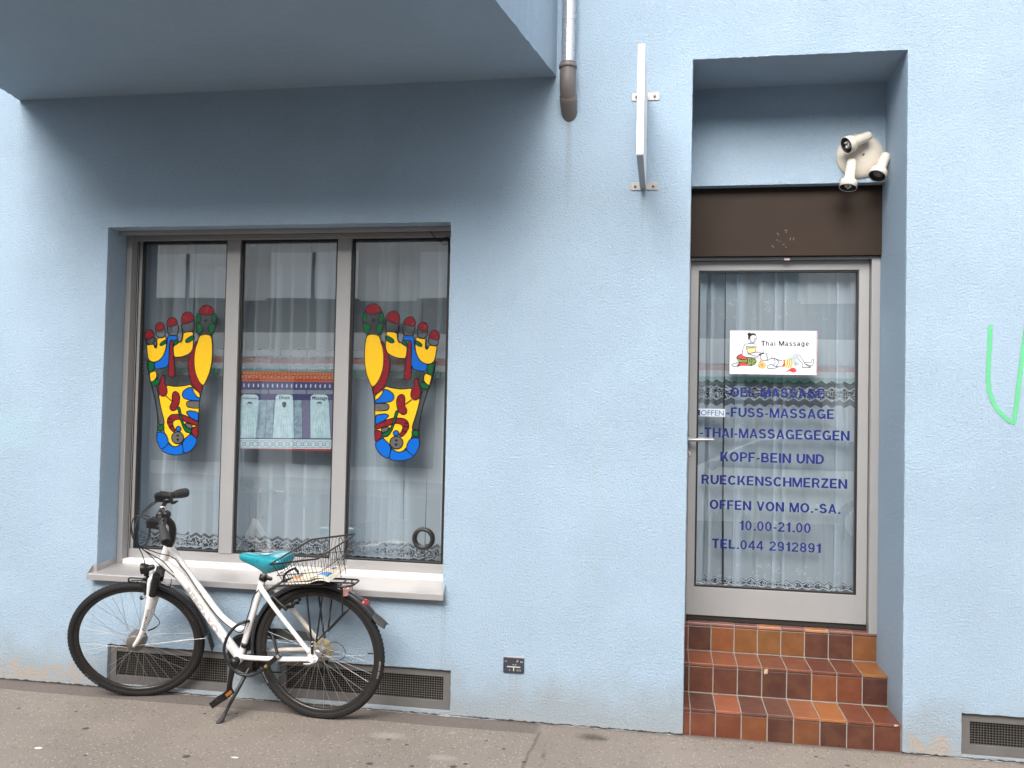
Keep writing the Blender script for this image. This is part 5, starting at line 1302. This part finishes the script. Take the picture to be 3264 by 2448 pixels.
b.add(vs, [(i*7+j, i*7+j+1, (i+1)*7+j+1, (i+1)*7+j) for i in range(n_) for j in range(6)], 0, True); o = b.build('mud_flap', M['rubberflap'], ff); so = o.modifiers.new('thick', 'SOLIDIFY'); so.thickness = .003
# front mudguard stays (bright, low) 
b = MB()
for s_ in (-1, 1): b.tube([wloc(.0, s_*.052, .349), wloc(.362*math.cos(R(4)), s_*.026, .349+.362*math.sin(R(4)))], .0017, 6)
b.build('mudguard_stay', M['spoke'], ff)

# ---- fork (steered)
FH = wloc(0, 0, .349)
b = MB()
leg = [W(427.5, 2058, -.056), W(436, 2046, -.058), W(449, 2024, -.060), W(462, 1990, -.061), W(472, 1950, -.061), W(479, 1915, -.061), W(481, 1900, -.061)]
legc = curve(leg, 5); nl = len(legc); rad = [.0085+.0115*min(1, i/(nl*.72)) for i in range(nl)]
b.tube(legc, rad, 16)
legf = []
for p in legc:
    l = WTB.inverted() @ p; legf.append(WTB @ Vector((l.x, -l.y, l.z)))
b.tube(legf, rad, 16)
# brake arch joining the lowers in front of the boots
arch = curve([W(473, 1903, -.060), W(474.5, 1870, -.058), W(478, 1848, -.050), W(486, 1838, -.03)], 6)
archf = []
for p in arch:
    l = WTB.inverted() @ p; archf.append(WTB @ Vector((l.x, -l.y, l.z)))
b.tube(arch+archf[::-1], .0105, 12, flat=.8)
fork = b.build('fork', M['bike_white'], bike)
b = MB(); CR = W(511, 1826)
for s_ in (1, -1):
    l0 = WTB.inverted() @ W(486, 1898, -.060); l1 = WTB.inverted() @ W(499, 1835, -.060); a = WTB @ Vector((l0.x, l0.y*s_, l0.z)); c_ = WTB @ Vector((l1.x, l1.y*s_, l1.z))
    n_ = 12; P2 = [a.lerp(c_, i/n_) for i in range(n_+1)]; b.tube(P2, [.0200 if i % 2 else .0190 for i in range(n_+1)], 18)
    b.tube([c_, c_.lerp(CR, .55)+Vector((0, 0, .004)), CR], [.0195, .019, .021], 16)
b.tube([W(505, 1836), HT1+(HT0-HT1).normalized()*-.002], [.022, .0245], 18)
b.build('suspension_boot', M['black'], fork)
lt_path = legc[::-1]
def fork_text():
    vs, fs, x0, x1, y0, y1 = glyphs("BERGAMONT", .015); L = [0]; path = legc
    for i in range(1, len(path)): L.append(L[-1]+(path[i]-path[i-1]).length)
    def at(u, v):
        tg = W(u, v, -.061); return min(range(len(path)), key=lambda i: (path[i]-tg).length)
    s0 = L[at(455, 2003)]; s1 = L[at(476, 1938)]; nW = (WTB.to_3x3() @ NV); out = []
    for v in vs:
        s_ = s0+(s1-s0)*(v.x-x0)/(x1-x0); i = 1
        while i < len(L)-1 and L[i] < s_: i += 1
        t_ = (s_-L[i-1])/(L[i]-L[i-1]); c_ = path[i-1].lerp(path[i], t_); tg = (path[i]-path[i-1]).normalized(); r_ = rad[i]+.0005
        upv = tg.cross(nW)*1.0; th = ((v.y/.73)*.014-.007+.001)/r_*-1
        out.append(c_+(upv*math.sin(th)-nW*math.cos(th))*r_)
    b = MB(); b.add(out, fs); b.build('fork_lettering', M['black'], fork)
fork_text()
# rim brakes
def brake(fnc, pts, name):
    b = MB()
    for s_ in (-1, 1):
        P2 = [fnc(u, v, n_*s_) for u, v, n_ in pts]; b.tube(P2, [.0075, .0085, .0095, .008], 10, flat=.7); b.sphere(P2[-1], .0115, 10); 
    b.build(name, M['black'], bike)
b = MB()
for s_ in (-1, 1):
    tr = lambda s2, h2: wloc(s2, s_*.030, h2)
    q = WTB.inverted() @ W(462, 1903, -.034); q2 = WTB.inverted() @ W(452, 1906, -.04); q3 = WTB.inverted() @ W(462, 1862, -.03); q4 = WTB.inverted() @ W(470, 1898, -.05)
    b.tube([WTB @ Vector((q3.x, q3.y*-s_, q3.z)), WTB @ Vector((q.x, q.y*-s_, q.z)), WTB @ Vector((q2.x, q2.y*-s_, q2.z))], [.0065, .008, .010], 10, flat=.75)
    b.sphere(WTB @ Vector((q2.x, q2.y*-s_, q2.z)), .0115, 10)
    b.tube([WTB @ Vector((q2.x, q2.y*-s_, q2.z)), WTB @ Vector((q4.x, q4.y*-s_, q4.z))], .0065, 10, 1)
b.build('brake', [M['black'], M['silver']], fork)
b = MB()
for s_ in (-1, 1):
    tr = lambda u, v, n_: (lambda p: Vector((p.x, p.y*-s_, p.z)))(B(u, v, n_))
    b.tube([tr(870, 1902, -.030), tr(892, 1924, -.042), tr(908, 1938, -.046), tr(914, 1946, -.046)], [.007, .0085, .010, .009], 10, flat=.7)
    b.obox(tr(925, 1934, -.030), Vector((.021, 0, .004)), Vector((0, .006, 0)), Vector((-.001, 0, .007)))
    b.sphere(tr(937, 1924, -.030), .010, 10)
b.build('brake', M['black'], bike)

# ---- stem and handlebar (steered)
HC = W(513, 1640, 0)
b = MB()
b.tube(curve([W(540, 1733), W(547, 1716), W(550, 1690), W(547, 1672), W(535, 1658), W(521, 1646), HC], 5), [.0215]*6+[.0195]*6+[.018]*19, 18)
b.lathe([(0, -.024), (.021, -.022), (.021, .022), (0, .024)], HC, WTB.to_3x3() @ NV, 20)
b.obox(W(527, 1640), WTB.to_3x3() @ Vector((.014, 0, .006)), WTB.to_3x3() @ Vector((0, .017, 0)), WTB.to_3x3() @ Vector((-.004, 0, .012)))
b.tube([W(536, 1733)+Vector((0, 0, -.006)), W(541, 1724)], .026, 20)
stem = b.build('stem', M['black'], bike)
near = curve([HC, W(510, 1648, -.06), W(508, 1658, -.13), W(512, 1668, -.175), W(516, 1678, -.205), W(523, 1702, -.25), W(528, 1728, -.295)], 6)
far = curve([HC, W(517, 1626, .06), W(523, 1608, .13), W(535, 1589, .185), W(550, 1579, .215), W(570, 1574, .26), W(595, 1570, .305)], 6)
b = MB(); b.tube(near[::-1]+far[1:], .0115, 14); hb = b.build('handlebar', M['blackm'], bike)
for path in (near, far):
    g = path[24:]; k = len(g); rr = []
    for i in range(k):
        t_ = i/(k-1); rr.append(.0185 + (.0075*math.sin(max(0, t_-.15)/.85*2.3) if t_ > .15 else 0))
    rr[0] = .0195; rr[-1] = .0235; b = MB(); b.tube(g, rr, 18, flat=.9)
    b.build('grip', M['grip'], hb)
# brake and shift levers, bell
W3 = WTB.to_3x3()
for (c_, lv, cab) in (((500, 1667, -.15), [(477, 1680, -.15), (476, 1694, -.165), (472, 1712, -.20), (460, 1737, -.24)], (469, 1662, -.13)), ((524, 1584, .17), [(512, 1592, .16), (505, 1596, .18), (506, 1597, .23), (512, 1596, .27)], (505, 1594, .14))):
    b = MB(); C0 = W(*c_)
    b.obox(C0, W3 @ Vector((.036, 0, -.004)), W3 @ Vector((.006, .026, 0)), W3 @ Vector((.004, 0, .020)))
    b.sphere(C0+W3 @ Vector((-.026, 0, .004)), .026, 12, 0, (1.2, .9, .85)); b.sphere(C0+W3 @ Vector((.014, -.006, -.014)), .026, 12, 0, (1.3, 1, .75))
    b.lathe([(.0, -.02), (.018, -.018), (.018, .018), (0, .02)], C0+W3 @ Vector((.018, .0, .003)), W3 @ NV, 14)
    bl = b.build('lever_housing', M['black'], hb, bevel=.004)
    b = MB(); b.tube(curve([W(*q) for q in lv], 5), [.0075, .007, .0065, .006]*4, 10, flat=.7); b.build('brake_lever', M['blackm'], hb)
b = MB(); b.sphere(W(531, 1639, -.02), .019, 14, 0, (1, 1, .85)); b.lathe([(.0, 0), (.017, .002), (.019, .01), (.019, .022), (0, .024)], W(526, 1641, -.02), W3 @ Vector((.7, -.4, .4)), 18); b.build('bell', M['black'], hb)
b = MB(); b.tube(curve([W(536, 1600, .17), W(542, 1603, .20), W(549, 1602, .22), W(557, 1601, .24), W(567, 1597, .255)], 5), [.002]*8+[.009]*9+[.005]*4, 10, flat=.5); b.build('bell_lever', M['black'], hb)
for z, zz in (((510, 1622, .06), .0), ):
    b = MB(); b.lathe([(.012, -.006), (.0155, -.005), (.0155, .005), (.012, .006)], W(518, 1622, .07), (far[8]-far[6]), 16); b.build('bar_clamp', M['silver'], hb)
# cables
cabs = [[W(504, 1594, .14), W(480, 1608, .09), W(450, 1638, .02), W(432, 1672, -.06), (lambda: W(430, 1705, -.08))(), W(444, 1738, -.07), W(500, 1762, -.03), B(541, 1772, -.03), B(560, 1784, -.026)],
        [W(505, 1598, .14), W(478, 1616, .09), W(446, 1650, .02), W(429, 1690, -.05), W(432, 1722, -.07), W(452, 1748, -.06), W(490, 1772, -.03), B(520, 1790, -.028), B(552, 1824, -.03)],
        [W(470, 1660, -.14), W(452, 1648, -.14), W(432, 1646, -.13), W(420, 1668, -.12), W(424, 1704, -.11), W(440, 1740, -.09), W(455, 1772, -.07), W(462, 1800, -.05), W(466, 1850, -.02)],
        [W(478, 1648, -.13), W(450, 1641, -.13), W(427, 1652, -.13), W(418, 1685, -.12), W(424, 1715, -.11), W(448, 1744, -.08), W(480, 1772, -.05), B(510, 1802, -.03), B(556, 1838, -.03)]]
b = MB()
for c_ in cabs: b.tube(curve(c_, 8), .0026, 7)
b.tube(curve([B(560, 1784, -.026)]+[B(u, v, -.027) for u, v in ((594, 1826), (632, 1884), (668, 1934), (700, 1972), (736, 2002), (762, 2016))]+[B(778, 2006, -.022), B(786, 1975, -.02), B(798, 1938, -.019), B(806, 1905, -.019), B(820, 1885, -.017), B(838, 1874, -.02), B(862, 1890, -.03)], 6), .0027, 7)
b.tube(curve([B(546, 1846, -.02), B(545, 1860, -.02), B(538, 1872, -.01), W(532, 1868, 0.0)], 6), .0022, 7)
b.build('cables', M['cable'], bike)
b = MB(); b.tube(curve([W(492, 1957, -.03), W(497, 1966, -.03), W(507, 1978, -.04), W(507, 1990, -.045), W(492, 2002, -.05), W(472, 2010, -.052)], 6), [.0022]*22+[.0045]*9, 8); b.build('lamp_cable', M['cable'], fork)
# ---- headlight
b = MB(); HL = W(458, 1812, -.01); axl = W3 @ Vector((-1, -.06, -.08)); 
b.lathe([(0, -.040), (.012, -.038), (.020, -.024), (.027, -.006), (.029, .006), (.029, .012), (.026, .013)], HL, axl, 24)
b.tube([W(466, 1815, -.012), W(484, 1808, -.012), W(490, 1806, -.012)], [.013, .016, .013], 14)
b.tube([HL+W3 @ Vector((.004, 0, -.02)), W(472, 1840, 0), W(474, 1858, 0)], .007, 10)
b.obox(W(467, 1826, -.005), W3 @ Vector((.010, 0, 0)), W3 @ Vector((0, .012, 0)), W3 @ Vector((0, 0, .014)))
hl = b.build('headlight', M['black'], bike)
b = MB(); b.lathe([(.0, .010), (.018, .011), (.0255, .0125)], HL, axl, 24); b.build('lens', M['silver'], hl)
# small loop bracket above the tyre
b = MB(); lp = curve([W(475, 1846, -.012), W(440, 1843, -.014), W(415, 1842, -.014), W(410, 1850, .0), W(424, 1860, .014), W(450, 1864, .014), W(476, 1862, .012)], 6); b.tube(lp, .0042, 8)
b.tube(curve([W(474, 1852, 0), W(440, 1850, 0), W(418, 1850, 0)], 4), .003, 8); b.build('lamp_bracket', M['black'], bike)

# ---- rear carrier
b = MB(); zr = B(1093, 1871, -.062).z
def rail(s_):
    pts = [B(846, 1889, -.016), B(872, 1872, -.045), B(905, 1866, -.062), B(960, 1868, -.062), B(1050, 1869, -.062), B(1092, 1871, -.062)]
    return [Vector((p.x, p.y*-s_, p.z)) for p in pts]
rl = curve(rail(-1), 6); tail = B(1112, 1864, -.045); 
end = [Vector((rl[-1].x+.035, -.050, rl[-1].z+.004)), Vector((rl[-1].x+.048, -.030, rl[-1].z+.005)), Vector((rl[-1].x+.048, .030, rl[-1].z+.005)), Vector((rl[-1].x+.035, .050, rl[-1].z+.004))]
b.tube(rl+end+curve(rail(1), 6)[::-1], .0052, 10)
for x in (.25, .45, .68, .93):
    p = rl[int(x*(len(rl)-1))]; b.tube([p, Vector((p.x, -p.y, p.z))], .0042, 8)
b.tube([Vector((rl[8].x, 0, rl[12].z-.002)), Vector((rl[-1].x+.045, 0, rl[-1].z+.003))], .0045, 8)
for s_ in (-1, 1):
    mir = lambda p: Vector((p.x, p.y*-s_, p.z)); ft = mir(B(994, 2056, -.072)); ft2 = mir(B(1008, 2046, -.072))
    b.tube([mir(B(977, 1888, -.064)), ft], .0050, 8); b.tube([mir(B(1029, 1890, -.064)), ft2], .0050, 8); b.tube([mir(B(1091, 1874, -.062)), mir(B(1092, 1958, -.060))], .0042, 8)
    b.tube([mir(B(1107, 1945, -.045)), mir(B(1090, 1960, -.058)), ft2], .0038, 8)
    b.obox(mir(B(995, 2066, -.073)), Vector((.006, 0, 0)), Vector((0, .004, 0)), Vector((.0, 0, .030)))
rack = b.build('rear_carrier', M['blackm'], bike)
b = MB(); b.tube(curve([B(906, 1854, -.02), B(905, 1838, -.02), B(915, 1824, -.02), B(938, 1812, -.015), B(944, 1816, .0), B(951, 1826, .01)], 6), [.006]*20+[.008]*11, 10, flat=.7); b.build('spring_clip', M['black'], rack)
b = MB()
for s_ in (-1, 1): b.lathe([(0, -.0035), (.004, -.003), (.004, 0)], B(995, 2053+6*s_, -.078), NV, 10)
b.build('bolts', M['silver'], rack)
# tail light and reflector
b = MB(); tl_ = B(1108, 1884, 0); b.obox(tl_, Vector((.012, 0, .002)), Vector((0, .036, 0)), Vector((-.002, 0, .017))); b.obox(tl_+Vector((-.014, 0, .004)), Vector((.006, 0, 0)), Vector((0, .034, 0)), Vector((0, 0, .020)), 1)
b.build('tail_light', [M['pinklens'], M['black']], bike, bevel=.006)
b = MB(); rc = B(1150, 1930, 0)+Vector((.026, 0, .012)); ax2 = Vector((.88, -.42, .30)); b.lathe([(0, -.020), (.014, -.018), (.022, -.006), (.0235, 0)], rc, ax2, 24, 1); b.lathe([(.0235, 0), (.022, .006), (.010, .009), (0, .0095)], rc, ax2, 24, 0)
b.build('rear_reflector', [M['redlens'], M['black']], bike)
# valve and pump peg
b = MB(); b.tube([Vector((.290*math.cos(R(3)), 0, .349+.29*math.sin(R(3)))), Vector((.262*math.cos(R(3)), 0, .349+.262*math.sin(R(3))))], .0042, 8); b.build('valve', M['black'], rw if False else bike)

# ------------------------------------------------------------------ things on the bicycle
def as_thing(o, label, cat, group=None):      # free-standing object given in bicycle coordinates
    o.matrix_world = MBK; return tag(o, label, cat, group)
# saddle cover: loft of closed cross-sections nose -> tail
def sec(x, ztop, zbot, hw, sq, yc=0):
    out = []; n_ = 22
    for i in range(n_):
        a = 2*math.pi*i/n_; cx_ = math.cos(a); sy = math.sin(a)
        e = sq; X_ = math.copysign(abs(cx_)**e, cx_); Y_ = math.copysign(abs(sy)**e, sy)
        zt = (ztop+zbot)/2+(ztop-zbot)/2*Y_
        out.append(Vector((x, yc+hw*X_*(1 if Y_ > -.2 else .86), zt)))
    return out
PN = lambda u, v: B(u, v, 0)
nose = PN(768, 1770); tailp = PN(906, 1775); zb0 = PN(842, 1819).z
prof = [(0, .000, -.012, .008, .9), (.006, .010, -.026, .021, .85), (.03, .014, -.036, .027, .8), (.07, .010, -.050, .033, .75), (.11, .008, -.068, .043, .7), (.145, .009, -.085, .058, .65), (.175, .011, -.086, .075, .6), (.205, .013, -.074, .086, .6), (.235, .012, -.066, .089, .6), (.262, .006, -.060, .082, .65), (.272, -.004, -.050, .072, .8), (.276, -.02, -.035, .04, .9)]
b = MB(); vs = []; zc = nose.z+.001; sl = (tailp.x-nose.x-.0)/.235
for (x, zt, zbm, hw, sq) in prof:
    vs += sec(nose.x-.006+x*1.0, zc+zt+.012*(x/.27), zc+zbm+.008*(x/.27), hw, sq)
k = 22; n_ = len(prof); fs = [(i*k+j, i*k+(j+1) % k, (i+1)*k+(j+1) % k, (i+1)*k+j) for i in range(n_-1) for j in range(k)]
b.add(vs, fs, 0, True); b.add([vs[j] for j in range(k)], [tuple(range(k))], 0, True); b.add([vs[(n_-1)*k+j] for j in range(k)], [tuple(range(k))], 0, True)
t = NT('teal_cover'); c = t.coord(); X_, Y_, Z_ = t.xyz(c)[:3]
wr = t.node('ShaderNodeMapping', {'Vector': c, 'Scale': (9, 60, 60)}).outputs[0]; wn1 = t.noise(wr, 1.0, 3); n3 = t.noise(c, 26, 4)
base = t.mix(n3, (.003, .20, .245), (.008, .29, .355))
t.set('Base Color', base); t.set('Roughness', t.m('MULTIPLY_ADD', n3, .15, .22)); t.set('Coat Weight', .35); t.set('Coat Roughness', .2); t.bump(t.m('ADD', wn1, t.m('MULTIPLY', n3, .6)), .55, .007)
cov_o = b.build('saddle_cover', [t.mat], None); sub = cov_o.modifiers.new('smooth', 'SUBSURF'); sub.levels = 1; sub.render_levels = 2
as_thing(cov_o, 'teal waterproof saddle cover with worn white print, pulled over the bicycle seat', 'saddle cover')
b = MB(); ptop = lambda x, y: Vector((nose.x-.006+x, y, zc+.0135+.012*(x/.27) - .35*y*y/.09*.09 + .0035))
rs = random.Random(5)
for (x, y, ln, wd, an) in ((.095, -.004, .02, .006, .5), (.112, -.010, .016, .007, .3), (.128, -.016, .02, .006, .6), (.150, -.018, .03, .010, .4), (.160, -.028, .036, .012, .5), (.168, -.036, .028, .010, .2), (.178, -.026, .03, .010, .7), (.150, .012, .03, .004, .2), (.175, .020, .03, .004, .2), (.130, .010, .028, .004, .1), (.20, .012, .03, .005, .3)):
    P2 = [ptop(x+ln*(i-2)/4*math.cos(an), y+ln*(i-2)/4*math.sin(an)+rs.uniform(-.001, .001)) for i in range(5)]; b.strip(P2, wd*.7, Vector((0, 0, 1)))
b.build('worn_print', mat('worn_white_print', (.62, .68, .70), .5, 0, .2, 200), cov_o, off=Vector((0, 0, 0)))

# wire basket on the carrier
tn = .235; A0 = B(857.5, 1799, -tn); B0 = B(1013, 1780, -tn); tf = (A0.z+B0.z)/2
bn = .145; A1 = B(902, 1868, -bn); B1 = B(1028, 1862, -bn)
def corner_ring(a, b_, nw, r_=.025):
    x0, x1 = a.x, b_.x; pts = []
    for (cx_, cy_, a0) in ((x0+r_, -nw+r_, 180), (x1-r_, -nw+r_, 270), (x1-r_, nw-r_, 0), (x0+r_, nw-r_, 90)):
        for q in range(5):
            X_ = cx_+r_*math.cos(R(a0+q*22.5)); pts.append(Vector((X_, cy_+r_*math.sin(R(a0+q*22.5)), a.z+(b_.z-a.z)*(X_-x0)/(x1-x0))))
    return pts
def ringat(t_):
    a = A0.lerp(A1, t_); b_ = B0.lerp(B1, t_); return corner_ring(a, b_, tn+(bn-tn)*t_, .008)
b = MB(); b.tube(ringat(0), .0030, 8, closed=True); b.tube(ringat(.03), .0024, 6, closed=True); b.tube(ringat(.52), .0020, 6, closed=True); b.tube(ringat(1), .0022, 6, closed=True)
bas = b.build('wire_basket', M['blackm'], None)
as_thing(bas, 'black wire basket holding a folded newspaper on the rear carrier', 'basket')
b = MB()
def side_wires(p0, p1, q0, q1, n_):
    for i in range(1, n_):
        t_ = i/n_; a = p0.lerp(p1, t_); c_ = q0.lerp(q1, t_); b.tube([a, a.lerp(c_, .5), c_], .0012, 5, caps=False)
T = lambda p, y: Vector((p.x, y, p.z))
c4t = [T(A0, -tn), T(B0, -tn), T(B0, tn), T(A0, tn)]; c4b = [T(A1, -bn), T(B1, -bn), T(B1, bn), T(A1, bn)]
for i in range(4):
    j = (i+1) % 4; side_wires(c4t[i], c4t[j], c4b[i], c4b[j], 12 if i % 2 == 0 else 16)
for i in range(1, 12):
    p = c4b[0].lerp(c4b[1], i/12); b.tube([p, Vector((p.x, bn, p.z))], .0012, 5, caps=False)
for i in range(1, 5):
    p = c4b[0].lerp(c4b[3], i/5); b.tube([p, Vector((B1.x, p.y, B1.z))], .0012, 5, caps=False)
o = b.build('wires', M['blackm'], bas, off=Vector((0, 0, 0)))
b = MB(); hp = T(B0, .02); b.tube([hp+Vector((0, -.05, 0)), hp+Vector((.006, -.05, -.05)), hp+Vector((.012, -.03, -.10)), hp+Vector((.02, -.03, -.16))], .0022, 6); b.tube([hp+Vector((0, .05, 0)), hp+Vector((-.01, .05, .02)), hp+Vector((-.01, .02, .025)), hp+Vector((.0, .0, -.01)), hp+Vector((.012, .03, -.10)), hp+Vector((.02, .03, -.16))], .0022, 6)
b.build('hook', M['blackm'], bas, off=Vector((0, 0, 0)))
# newspaper
t = NT('newsprint'); c = t.coord(); X_, Y_, Z_ = t.xyz(c)[:3]
wv = t.node('ShaderNodeMapping', {'Vector': c, 'Scale': (1, 1, 1), 'Rotation': (0, 0, .15)}).outputs[0]; xx, yy_, zz = t.xyz(wv)[:3]
ln = t.m('GREATER_THAN', t.m('SINE', t.m('MULTIPLY', xx, 900)), .1); colm = t.m('GREATER_THAN', t.m('SINE', t.m('MULTIPLY', yy_, 130)), -.75); blk = t.ramp(t.noise(wv, 18, 2), .48, .52)
base = t.mix(t.m('MULTIPLY', t.m('MULTIPLY', ln, colm), t.m('MULTIPLY', blk, .35)), (.70, .64, .54), (.30, .27, .24))
t.set('Base Color', base); t.set('Roughness', .85); t.bump(t.noise(c, 12, 3), .4, .01)
b = MB(); nx, ny = 16, 14; zf = A1.z+.006; zsl = B1.z-A1.z
for lay in range(3):
    vs = []
    x0, x1, y0, y1 = A1.x+.004+lay*.005, B1.x+.030-lay*.012, -bn+.010+lay*.012, bn-.014-lay*.01
    for i in range(nx+1):
        for j in range(ny+1):
            s_ = i/nx; q = j/ny
            z = zf + zsl*s_ + .004*lay + .010*math.sin(s_*2.6+.4)*math.sin(q*3.0+lay) + .016*max(0, s_-.75)/.25*(q*.8+.2)*0 + .022*(max(0, q-.72)/.28)**2*0 + .014*(s_ > .55)*math.sin((s_-.55)*6.5)
            vs.append(Vector((x0+(x1-x0)*s_, y0+(y1-y0)*q, z)))
    b.add(vs, [(i*(ny+1)+j, (i+1)*(ny+1)+j, (i+1)*(ny+1)+j+1, i*(ny+1)+j+1) for i in range(nx) for j in range(ny)], 0, True)
def pic(s0, s1, q0, q1, mi):
    x0, x1, y0, y1 = A1.x+.014, B1.x+.006, -bn+.034, bn-.034; vs = []
    for i in range(5):
        for j in range(5):
            s_ = s0+(s1-s0)*i/4; q = q0+(q1-q0)*j/4; z = zf+zsl*s_+.0086+.010*math.sin(s_*2.6+.4)*math.sin(q*3.0+2)+.014*(s_ > .55)*math.sin((s_-.55)*6.5)+.0022
            vs.append(Vector((x0+(x1-x0)*s_, y0+(y1-y0)*q, z)))
    b.add(vs, [(i*5+j, (i+1)*5+j, (i+1)*5+j+1, i*5+j+1) for i in range(4) for j in range(4)], mi, True)
pic(.02, .22, .08, .34, 1); pic(.06, .30, .36, .55, 2); pic(.70, .98, .10, .36, 3); pic(.25, .30, .6, .9, 4); pic(.5, .56, .5, .95, 4); pic(.8, .9, .62, .8, 2)
np_ = b.build('newspaper', [t.mat, noisy('picture_orange', (.60, .16, .04), (.75, .45, .2), 60), noisy('picture_dark', (.05, .06, .12), (.3, .25, .25), 70), mat('picture_blue', (.12, .30, .62), .8), mat('head_type', (.08, .075, .07), .8)], None)
sol = np_.modifiers.new('thick', 'SOLIDIFY'); sol.thickness = .0012
as_thing(np_, 'folded newspaper with colour pictures lying in the wire basket', 'newspaper')
# cable lock looped round frame and wheel
lkp = [B(848, 2123, -.075), B(836, 2136, -.076), B(803, 2152, -.078), B(765, 2148, -.085), B(737, 2127, -.090), B(719, 2096, -.09), B(715, 2064, -.085), B(727, 2026, -.075), B(752, 1996, -.060), B(782, 1982, -.040), B(812, 1978, .028), B(835, 1982, .040), B(856, 2000, .032), B(868, 2025, .010), B(876, 2052, -.020), B(884, 2085, -.062)]
b = MB(); b.tube(curve(lkp, 8), .0078, 12); lk_o = b.build('cable_lock', M['cable'], None); as_thing(lk_o, 'black cable lock looped round the bicycle frame and rear wheel', 'lock')
b = MB(); h0 = B(893, 2086, -.074); h1 = B(854, 2119, -.076); d_ = (h0-h1); b.obox((h0+h1)/2, d_/2, NV*.011, d_.normalized().cross(NV)*.0125, 0); b.obox(h0-d_*.12, d_*.13, NV*.0118, d_.normalized().cross(NV)*.0132, 1)
b.build('lock_body', [M['black'], M['silver']], lk_o, bevel=.004, off=Vector((0, 0, 0)))
b = MB(); b.tube([h1, h1-d_*.22], .0085, 12); b.build('ferrule', M['brass'], lk_o, off=Vector((0, 0, 0)))
# ------------------------------------------------------------------ car parked over the road, seen mirrored in the door glass
car = thing('parked_car', 'pale car parked at the far side of the street, mirrored in the door glass', 'car', (1.2, -7.3, -.115))
cp = mat('pale_car_paint', (.62, .60, .53), .25, .1, .03, 4, coat=.6); cg = mat('car_glass', (.02, .024, .026), .06); ck = mat('car_trim', (.02, .02, .02), .5); zb = -.115
side = [(-1.95, .28), (-2.0, .52), (-1.92, .72), (-1.55, .86), (-.85, .95), (-.35, 1.20), (.05, 1.38), (.45, 1.45), (1.1, 1.45), (1.6, 1.40), (2.0, 1.10), (2.12, .90), (2.12, .45), (2.05, .28)]
def body(yh, taper):
    return [(1.2+x, z+zb, (.80 if z < .96 else .80-(z-.96)*.36)) for x, z in side]
b = MB(); P = body(0, 0); k = len(P)
L_ = [Vector((x, -7.3+w_, z)) for x, z, w_ in P]; R_ = [Vector((x, -7.3-w_, z)) for x, z, w_ in P]
b.poly(L_); b.poly(R_); b.add(L_+R_, [(i, (i+1) % k, k+(i+1) % k, k+i) for i in range(k)], 0, True)
b.build('body', cp, car)
gl_ = [(-.62, .99), (-.20, 1.24), (.12, 1.37), (.45, 1.405), (1.1, 1.405), (1.5, 1.35), (1.72, 1.00)]
for sgn in (1, -1):
    b = MB(); b.poly([Vector((1.2+x, -7.3+sgn*(.803-(z-.96)*.36), z+zb)) for x, z in gl_]); b.build('side_window', cg, car)
b = MB(); b.quad(Vector((1.2-.82, -7.3+.72, .985+zb)), Vector((1.2-.82, -7.3-.72, .985+zb)), Vector((1.2+.03, -7.3-.62, 1.395+zb)), Vector((1.2+.03, -7.3+.62, 1.395+zb))); b.build('windscreen', cg, car)
for wx in (-1.25, 1.35):
    for sgn in (1, -1):
        b = MB(); b.lathe([(0, -.10), (.26, -.10), (.31, -.08), (.31, .08), (.26, .10), (.19, .105), (0, .10)], Vector((1.2+wx, -7.3+sgn*.72, .31+zb)), Vector((0, sgn, 0)), 28, 0); b.lathe([(.19, .106), (.17, .112), (0, .112)], Vector((1.2+wx, -7.3+sgn*.72, .31+zb)), Vector((0, sgn, 0)), 20, 1)
        b.build('wheel', [ck, M['hub']], car)
b = MB(); b.sphere(Vector((1.2-.55, -7.3+.92, 1.02+zb)), .09, 12, 0, (.8, .7, .8)); b.build('mirror', ck, car)
